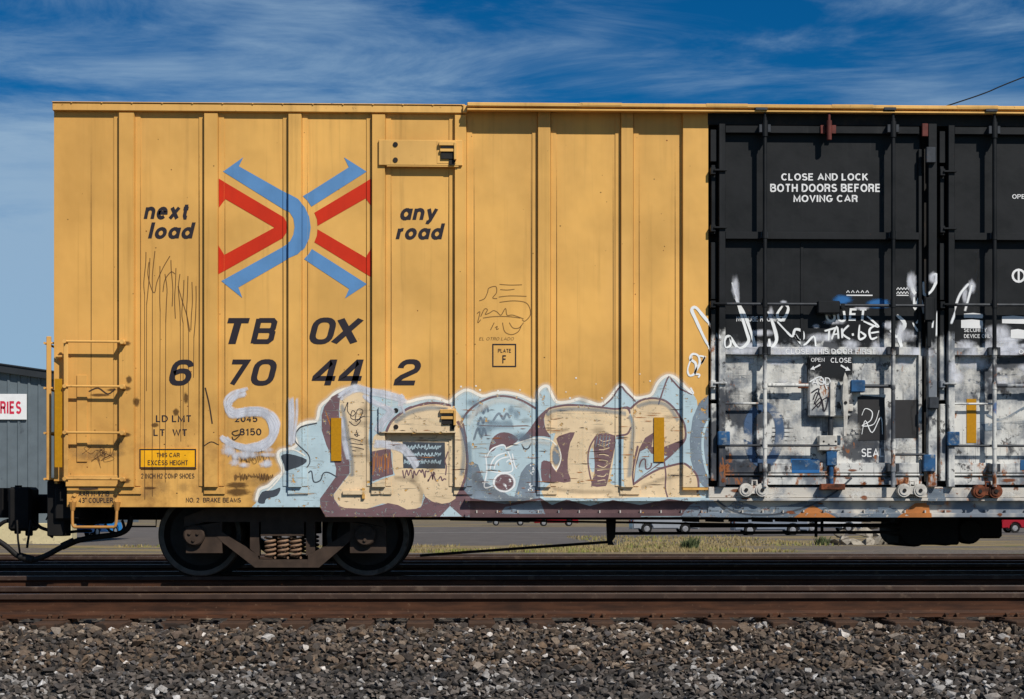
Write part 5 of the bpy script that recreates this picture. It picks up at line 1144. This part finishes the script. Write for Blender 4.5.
g.poly([(716, 517.6), (735, 500), (760, 508), (790, 505), (815, 498), (838, 517.6)], 'bluewash'); g.poly([(850, 517.6), (870, 507), (895, 508), (905, 517.6)], 'bluewash'); g.poly([(895, 517.6), (915, 503), (928, 503), (930, 517.6)], 'orange_patch'); g.poly([(792, 517.6), (812, 505), (835, 517.6)], 'orange_patch'); g.stroke([(716, 500), (735, 512), (765, 515), (800, 509), (830, 495), (850, 478)], 1.8, 'dkgrey', 5)
g.poly([(980, 424), (1030, 420), (1030, 427), (985, 431)], 'greyblue'); g.stroke([(985, 414), (1000, 420), (1018, 411), (1030, 404)], 3, 'greyblue', 5, .4); g.poly([(926, 488), (943, 489), (944, 505), (926, 505)], 'bluewash')
for k in range(30): x, y = random.uniform(728, 1024), random.uniform(360, 470); g.stroke([(x, y), (x + random.uniform(-8, 8), y + random.uniform(-1, 1))], random.uniform(.5, 1.1), 'ink_soft', 0, .3)
g.build('overspray')
g = Paint(5)
for q, w in ((((92, 5), (104, 48), (116, 92), (134, 150), (140, 180), (112, 200), (85, 165), (70, 175), (72, 198), (88, 190), (86, 165)), 3), (((100, 50), (128, 100), (150, 160), (160, 196)), 3.), (((240, 68), (256, 82), (246, 110), (232, 118), (224, 100), (240, 75)), 2.8), (((196, 90), (212, 130), (222, 175), (205, 196), (200, 170)), 3.4), (((222, 120), (250, 150), (268, 165), (276, 145), (296, 150), (300, 170), (286, 176), (276, 160), (300, 190), (330, 165), (336, 196)), 2.6)):
    g.stroke([D1(*p) for p in q], w, 'tagwhite', 5, .3)
for (u, v, a, b) in ((102, 22, 8, 16), (108, 48, 5, 12), (242, 68, 8, 4), (205, 100, 6, 10), (610, 5, 7, 12), (620, 30, 8, 14), (790, 20, 8, 10), (770, 45, 6, 12)): g.blob(*D1(u, v), a / 1.6, b / 1.6 * 1.5, 'mist', .75)
K5 = lambda u, v: (800 + u / 5.38, 220 + v / 5.38)
g.text('OU', (825, 311, 845.5, 322.5), 'tagwhite', .03, -.12); g.text('ET', (848, 308.5, 866, 321), 'tagwhite', .03, .1); g.stroke([(866, 316), (872, 321), (878, 327), (871, 325), (862, 321)], 2, 'tagwhite', 4, .3)
for q, w in ((((125, 600), (195, 580)), 2.2), (((155, 590), (150, 655)), 2.2), (((165, 650), (195, 575), (205, 645)), 2.2), (((170, 620), (205, 612)), 1.8), (((222, 580), (225, 640)), 2.2), (((262, 565), (225, 610), (270, 645)), 2.2), (((280, 610), (283, 625)), 2.4), (((318, 560), (315, 640), (350, 625), (318, 600)), 2.2), (((410, 565), (372, 590), (380, 640), (415, 630)), 2.2), (((375, 610), (425, 602)), 2.),
             (((590, 320), (605, 380), (620, 400)), 4), (((690, 310), (715, 300), (715, 340), (690, 390), (665, 400), (660, 330)), 2.8), (((610, 410), (615, 480), (640, 420), (665, 510)), 3), (((600, 550), (635, 600), (640, 540), (620, 560)), 2.4), (((515, 510), (560, 560), (530, 620), (545, 690)), 4), (((480, 590), (520, 630), (540, 560)), 3), (((725, 490), (720, 640)), 3.4), (((700, 540), (695, 590)), 2)):
    g.stroke([K5(*p) for p in q], w, 'tagwhite', 5, .3)
for (u, v, a, b) in ((155, 490, 6, 7), (85, 572, 5, 3), (600, 330, 6, 12), (700, 320, 6, 8), (540, 600, 6, 14), (330, 475, 10, 3)): g.blob(*K5(u, v), a, b, 'mist', .7)
g.text('OPEN', (808.5, 358.8, 822, 363), 'stencil_white', -.01); g.text('CLOSE', (828, 358.8, 848.5, 363.8), 'stencil_white', .01); g.text('ASD', (809.4, 378, 828, 386), 'stencil_white', .0)
g.poly([(807.6, 370.4), (811, 366.8), (811.4, 368.4), (817.5, 365), (818, 366.6), (811.9, 369.6), (812.3, 371)], 'stencil_white'); g.poly([(847.6, 371.4), (844.2, 367.4), (843.8, 369), (838.4, 365.4), (837.8, 367), (843.2, 370.4), (842.6, 371.8)], 'stencil_white')
g.text('CLOSE THIS DOOR FIRST', (783.6, 349.6, 873, 355), 'stencil_white', .012); g.text('OPEN THIS DOOR LAST', (1015.5, 350, 1100, 355.2), 'stencil_white', .012)
K6 = lambda u, v: (900 + u / 5.38, 220 + v / 5.38)
for q, w in ((((255, 570), (290, 480), (320, 400), (370, 340)), 3.4), (((345, 495), (365, 420), (385, 345)), 3.4)): g.stroke([K6(*p) for p in q], w, 'mist', 5, .4); g.stroke([K6(*p) for p in q], w * .6, 'tagwhite', 5, .4)
for (x0, y0, x1, y1) in ((340, 505, 440, 530), (325, 540, 440, 585), (545, 520, 667, 560), (592, 592, 667, 640)): g.poly([K6(x0, y0), K6((x0 + x1) / 2, y0 - 4), K6(x1, y0 + 2), K6(x1 + 3, (y0 + y1) / 2), K6(x1, y1), K6(x0, y1 - 3)], 'stencil_white')
for q in (((470, 395), (480, 375), (500, 385), (495, 410), (470, 425), (505, 420), (520, 380)), ((470, 450), (480, 410), (500, 445), (525, 400), (530, 450))): g.stroke([D1(*p) for p in q], .8, 'tagwhite', 5)
for q in (((318, 330), (340, 320), (325, 365), (345, 345), (355, 385), (365, 345), (340, 360), (320, 380)),): g.stroke([D1(*p) for p in q], 1.2, 'ink', 4)
g.blob(*D1(340, 355), 9, 11, 'white_patch', .4); g.stroke([D1(*p) for p in ((312, 300), (345, 285), (362, 320))], 1.2, 'tagwhite', 4)
for q in (((322, 352), (332, 330), (346, 350), (338, 372), (326, 360)), ((340, 330), (352, 382))): g.stroke([D1(*p) for p in q], 1.2, 'ink', 4)
g.build('white_spray_tag')

# ------------------------------------------------------------------ beyond the tracks
GZ = -.72
def lathe_x(bm, prof, cy, cz, seg=20, mi=0): pass
def make_car(name, label, px, d, col, rot=0., tall=1.5, length=4.5):
    x = P(px, 520, d - 18.9).x; y = d - 18.9
    root = empty(name, (x, y, GZ)); root.rotation_euler.z = rot
    tag(root, label, 'car', 'cars parked beyond the tracks')
    m = plain('car_paint', col, .3, 0, .05, 3, bstr=0); gl = plain('car_glass', c(24, 28, 32), .12, 0, .1, 3, bstr=0); ty = plain('tyre_rubber', c(28, 28, 28), .9); ri = plain('wheel_rim', c(150, 150, 152), .4, .4)
    h = length / 2; T = tall
    def part(n, bm, mt, par=root, sm=False):
        bmesh.ops.recalc_face_normals(bm, faces=bm.faces); me = bpy.data.meshes.new(n); bm.to_mesh(me); bm.free(); me.materials.append(mt)
        if sm:
            for p in me.polygons: p.use_smooth = True
            me.set_sharp_from_angle(angle=R(35))
        o = bpy.data.objects.new(n, me); COL.objects.link(o); o.parent = par; return o
    wr = .33; wx = length * .29
    arch = lambda cx: [(cx + (wr + .06) * math.cos(a), .33 + (wr + .06) * math.sin(a)) for a in [math.pi * (1 - k / 8) for k in range(9)]]
    low = [(-h, .30)] + arch(-wx) + arch(wx) + [(h, .30), (h + .02, .62), (h - .12, .88)]
    top = [(h - .95, .98), (h - 1.55, T - .06), (h - 1.8, T), (-h + .75, T), (-h + .5, T - .06), (-h + .1, .98), (-h - .02, .7)]
    bm = bmesh.new(); prism(bm, low + top, -.88, .88)
    bmesh.ops.bevel(bm, geom=[e for e in bm.edges if abs(e.verts[0].co.y - e.verts[1].co.y) < 1e-4 and len(e.link_faces) == 2 and e.calc_face_angle(0) > 1.2], offset=.06, segments=2, affect='EDGES'); part('body', bm, m, sm=True)
    for s in (-1, 1):
        bm = bmesh.new(); prism(bm, [(h - 1.08, 1.0), (h - 1.60, T - .12), (-h + .72, T - .12), (-h + .42, 1.0)], s * .882, s * .895); part('side_window', bm, gl)
        bm = bmesh.new(); box(bm, h - .06, h + .03, s * .45, s * .8, .66, .80, .02); part('headlight', bm, ri)
        bm = bmesh.new(); box(bm, -h - .03, -h + .05, s * .5, s * .82, .72, .9, .02); part('tail_light', bm, M['red'])
        for cx in (-wx, wx):
            bm = bmesh.new(); lathe(bm, [(.2, s * .86), (wr - .02, s * .88), (wr, s * .84), (wr, s * .68), (.2, s * .66)], cx, .33, 24); w = part('wheel', bm, ty, sm=True)
            bm = bmesh.new(); lathe(bm, [(0, s * .865), (.08, s * .87), (.19, s * .855), (.2, s * .70), (0, s * .69)], cx, .33, 18); part('rim', bm, ri, w, True)
    bm = bmesh.new(); xprism(bm, [(-.74, 1.0), (-.66, T - .12), (.66, T - .12), (.74, 1.0)], 0, .02)
    for v in bm.verts: t = (v.co.z - 1.) / (T - 1.12); v.co.x += h - 1.06 - t * .52
    part('windscreen', bm, gl)
    bm = bmesh.new(); box(bm, h, h + .06, -.8, .8, .34, .55, .03); part('bumper', bm, m)
    return root
make_car('parked_car', 'silver grey car side on, below the text on the first door', 769, 107, c(118, 126, 138), 0, 1.6, 4.5)
make_car('parked_car', 'bright white car right behind the silver one, left of the rubble', 826, 122, c(170, 172, 174), .15, 1.7, 4.6)
make_car('parked_car', 'white car beside flowers, seen between the hanger and the doors', 664, 116, c(140, 144, 150), .05, 1.5, 4.4)
make_car('parked_car', 'red car left of the brake hanger, just under the sill', 556, 178, c(150, 26, 34), 0, 1.5, 4.4)
make_car('parked_car', 'dark car between the red car and the brake hanger', 508, 185, c(40, 44, 50), 0, 1.5, 4.4)
make_car('parked_car', 'red car at the right edge behind the brake valves', 1030, 120, c(150, 24, 38), 0, 1.5, 4.5)
make_car('parked_car', 'bright blue car behind the coupler hoses at left', 92, 98, c(34, 128, 196), R(78), 1.35, 4.3)

# metal shed at left
sd = 80.; SY = sd - 18.9
shed = empty('metal_shed', (X(10, SY), SY, GZ)); tag(shed, 'grey corrugated metal shed with dark roof edge behind the left end', 'building')
M['shed'] = plain('grey_sheet_metal', c(98, 108, 114), .55, .1, .08, 2, c(78, 86, 92), 1.5, .6, .05); M['shedroof'] = plain('dark_roof_trim', c(40, 44, 48), .6, 0, .1, 3); M['cream_wall'] = plain('cream_concrete', c(196, 182, 142), .9, 0, .1, 3, c(150, 138, 110), 3, .56)
x0, x1 = X(-330, SY), X(80, SY); slope = lambda x: P(0, 371, SY).z + (x - X(0, SY)) * -.14
bm = bmesh.new(); x = x0; pts = []
while x < x1:
    pts += [(x, SY), (x + .28, SY), (x + .31, SY - .05), (x + .40, SY - .05), (x + .43, SY)]; x += .46
for i in range(len(pts) - 1):
    a, b = pts[i], pts[i + 1]; vs = [bm.verts.new(v) for v in ((a[0], a[1], GZ + .9), (b[0], b[1], GZ + .9), (b[0], b[1], slope(b[0])), (a[0], a[1], slope(a[0])))]; bm.faces.new(vs)
e = pts[-1][0]; f = [bm.verts.new(v) for v in ((e, SY, GZ + .9), (e, SY + 14, GZ + .9), (e, SY + 14, slope(e)), (e, SY, slope(e)))]; bm.faces.new(f)
obj('wall', bm, M['shed'], shed)
bm = bmesh.new(); prism(bm, [(x0, slope(x0) - .06), (e + .3, slope(e + .3) - .06), (e + .3, slope(e + .3) + .28), (x0, slope(x0) + .28)], SY - .3, SY + 14.2); prism(bm, [(x0, slope(x0) + .283), (e + .3, slope(e + .3) + .283), (e + .3, slope(e + .3) + .34), (x0, slope(x0) + .34)], SY - .36, SY + 14.2); obj('roof', bm, M['shedroof'], shed)
bm = bmesh.new(); box(bm, x0, X(76, SY), SY - .9, SY + .2, GZ - .1, GZ + .93, .02); obj('foundation_wall', bm, M['cream_wall'], shed)
# sign on the shed
u0, u1 = P(-62, 394, SY), P(27.2, 419.8, SY); sign = empty('shop_sign', (u1.x - .5, SY - .06, u1.z)); tag(sign, 'white sign with red capital letters fixed on the grey shed', 'sign')
bm = bmesh.new(); box(bm, u0.x, u1.x, SY - .13, SY - .052, u1.z, u0.z, .01); obj('sign_panel', bm, plain('white_sign_panel', c(225, 225, 225), .5, 0, .04, 3, bstr=0), sign)
V, Fc = stroke_text('BATTERIES', .25); V = np.array(V)
lx1, lz0, lz1 = P(21.3, 414.2, SY - .14).x, P(10, 414, SY - .14).z, P(10, 400, SY - .14).z; mn, mx = V.min(0), V.max(0); lx0 = lx1 - (P(21.3, 414, SY).x - P(4.6, 414, SY).x) / .305
me = bpy.data.meshes.new('sign_lettering'); me.from_pydata([(lx0 + (v[0] - mn[0]) / (mx[0] - mn[0]) * (lx1 - lx0), SY - .134, lz0 + (v[1] - mn[1]) / (mx[1] - mn[1]) * (lz1 - lz0)) for v in V], [], Fc); link(me, 'sign_lettering', plain('red_sign_letters', c(200, 44, 72), .5, 0, .05, 3, bstr=0), sign)

# broken concrete pile
M['concrete'] = plain('broken_concrete', c(150, 142, 128), .9, 0, .2, 5, c(96, 88, 78), 4, .52)
spots = [(835, 543, 11), (846, 541, 12), (858, 540, 13), (868, 543, 11), (880, 542, 13), (889, 544, 9), (841, 534, 9), (853, 532, 11), (865, 533, 12), (877, 533, 11), (861, 526, 9), (872, 526, 9), (848, 546, 8), (885, 536, 8), (896, 541, 10), (906, 543, 11)]
for i, (a, b, s) in enumerate(spots):
    d = 76 + (545 - b) * .10 + random.uniform(-.3, .3); q = P(a, b, d - 18.9); v, f = ROCKS[(i * 3) % len(ROCKS)]
    me = bpy.data.meshes.new('concrete_chunk'); sc = s / 23 * .85; a1 = random.uniform(0, 6)
    me.from_pydata([(float(w[0] * sc * math.cos(a1) - w[1] * sc * math.sin(a1)), float(w[0] * sc * math.sin(a1) + w[1] * sc * math.cos(a1)), float(w[2] * sc * .9)) for w in v], [], f.tolist())
    o = link(me, 'concrete_chunk', M['concrete']); o.location = q
    if b > 538: o.location.z = GZ + sc * .35
    tag(o, 'pale broken concrete chunk in the rubble pile beneath the door', 'rubble', 'broken concrete chunks in the pile')

# dry grass along the lot and a green weed
def blades(name, label, areas, col, hmin, hmax, stuff=True):
    V, Fc = [], []
    for (x0, x1, y0, y1, n) in areas:
        for i in range(n):
            x, y = random.uniform(x0, x1), random.uniform(y0, y1); h = random.uniform(hmin, hmax); a = random.uniform(0, 3.14); w = .02 + h * .06; dx, dy = math.cos(a) * w, math.sin(a) * w; lx, ly = random.gauss(0, .3) * h, random.gauss(0, .3) * h; b = len(V)
            V += [(x - dx, y - dy, GZ), (x + dx, y + dy, GZ), (x + lx * .5 + dx * .6, y + ly * .5, GZ + h * .6), (x + lx, y + ly, GZ + h)]; Fc += [[b, b + 1, b + 2], [b, b + 2, b + 3]]
    me = bpy.data.meshes.new(name); me.from_pydata(V, [], Fc); o = link(me, name, col)
    if stuff: tag(o, label, None, None, 'stuff')
    return o
M['straw'] = plain('dry_grass', c(142, 126, 88), .9, 0, .35, .7, c(120, 124, 60), .5, .5, 0); M['greens'] = plain('green_weed_leaf', c(70, 80, 48), .8, 0, .3, 5)
blades('grass', 'thin strip of dry yellow grass along the lot edge', [(-6, 12, 43, 47, 2600), (2, 11, 47, 54, 1500), (6, 16, 54, 82, 2600), (-14, 0, 52, 54, 700)], M['straw'], .05, .16)
for (a, b, h) in ((691, 549, .30), (822, 545, .25), (688, 549, .22)):
    q = G(a, b, GZ); r = empty('weed', (q.x, q.y, GZ)); lab = {691: 'taller green weed at the gravel edge left of the doors', 688: 'shorter green weed beside the taller one', 822: 'green weed beside the concrete rubble'}[a]; tag(r, lab, 'plant', 'weeds at the lot edge')
    o = blades('leaves', '', [(-.25, .25, -.2, .2, 90)], M['greens'], h * .5, h * 1.9, False); o.parent = r; o.location.z = -GZ
    bm = bmesh.new(); tube(bm, [(0, 0, 0), (.02, 0, h), (.03, .02, h * 1.6)], .012, 6); obj_ = bpy.data.meshes.new('stem'); bm.to_mesh(obj_); bm.free(); obj_.materials.append(M['greens']); so_ = bpy.data.objects.new('stem', obj_); COL.objects.link(so_); so_.parent = r
# overhead wire
bm = bmesh.new(); tube(bm, smooth_path([B(880, 128, 40), B(948, 105.5, 40), B(985, 93, 40), B(1024, 77, 40), B(1200, 10, 40)], 5), .022, 6); tag(obj('overhead_wire', bm, M['black_steel']), 'thin dark cable slanting across the blue sky at upper right', 'cable')
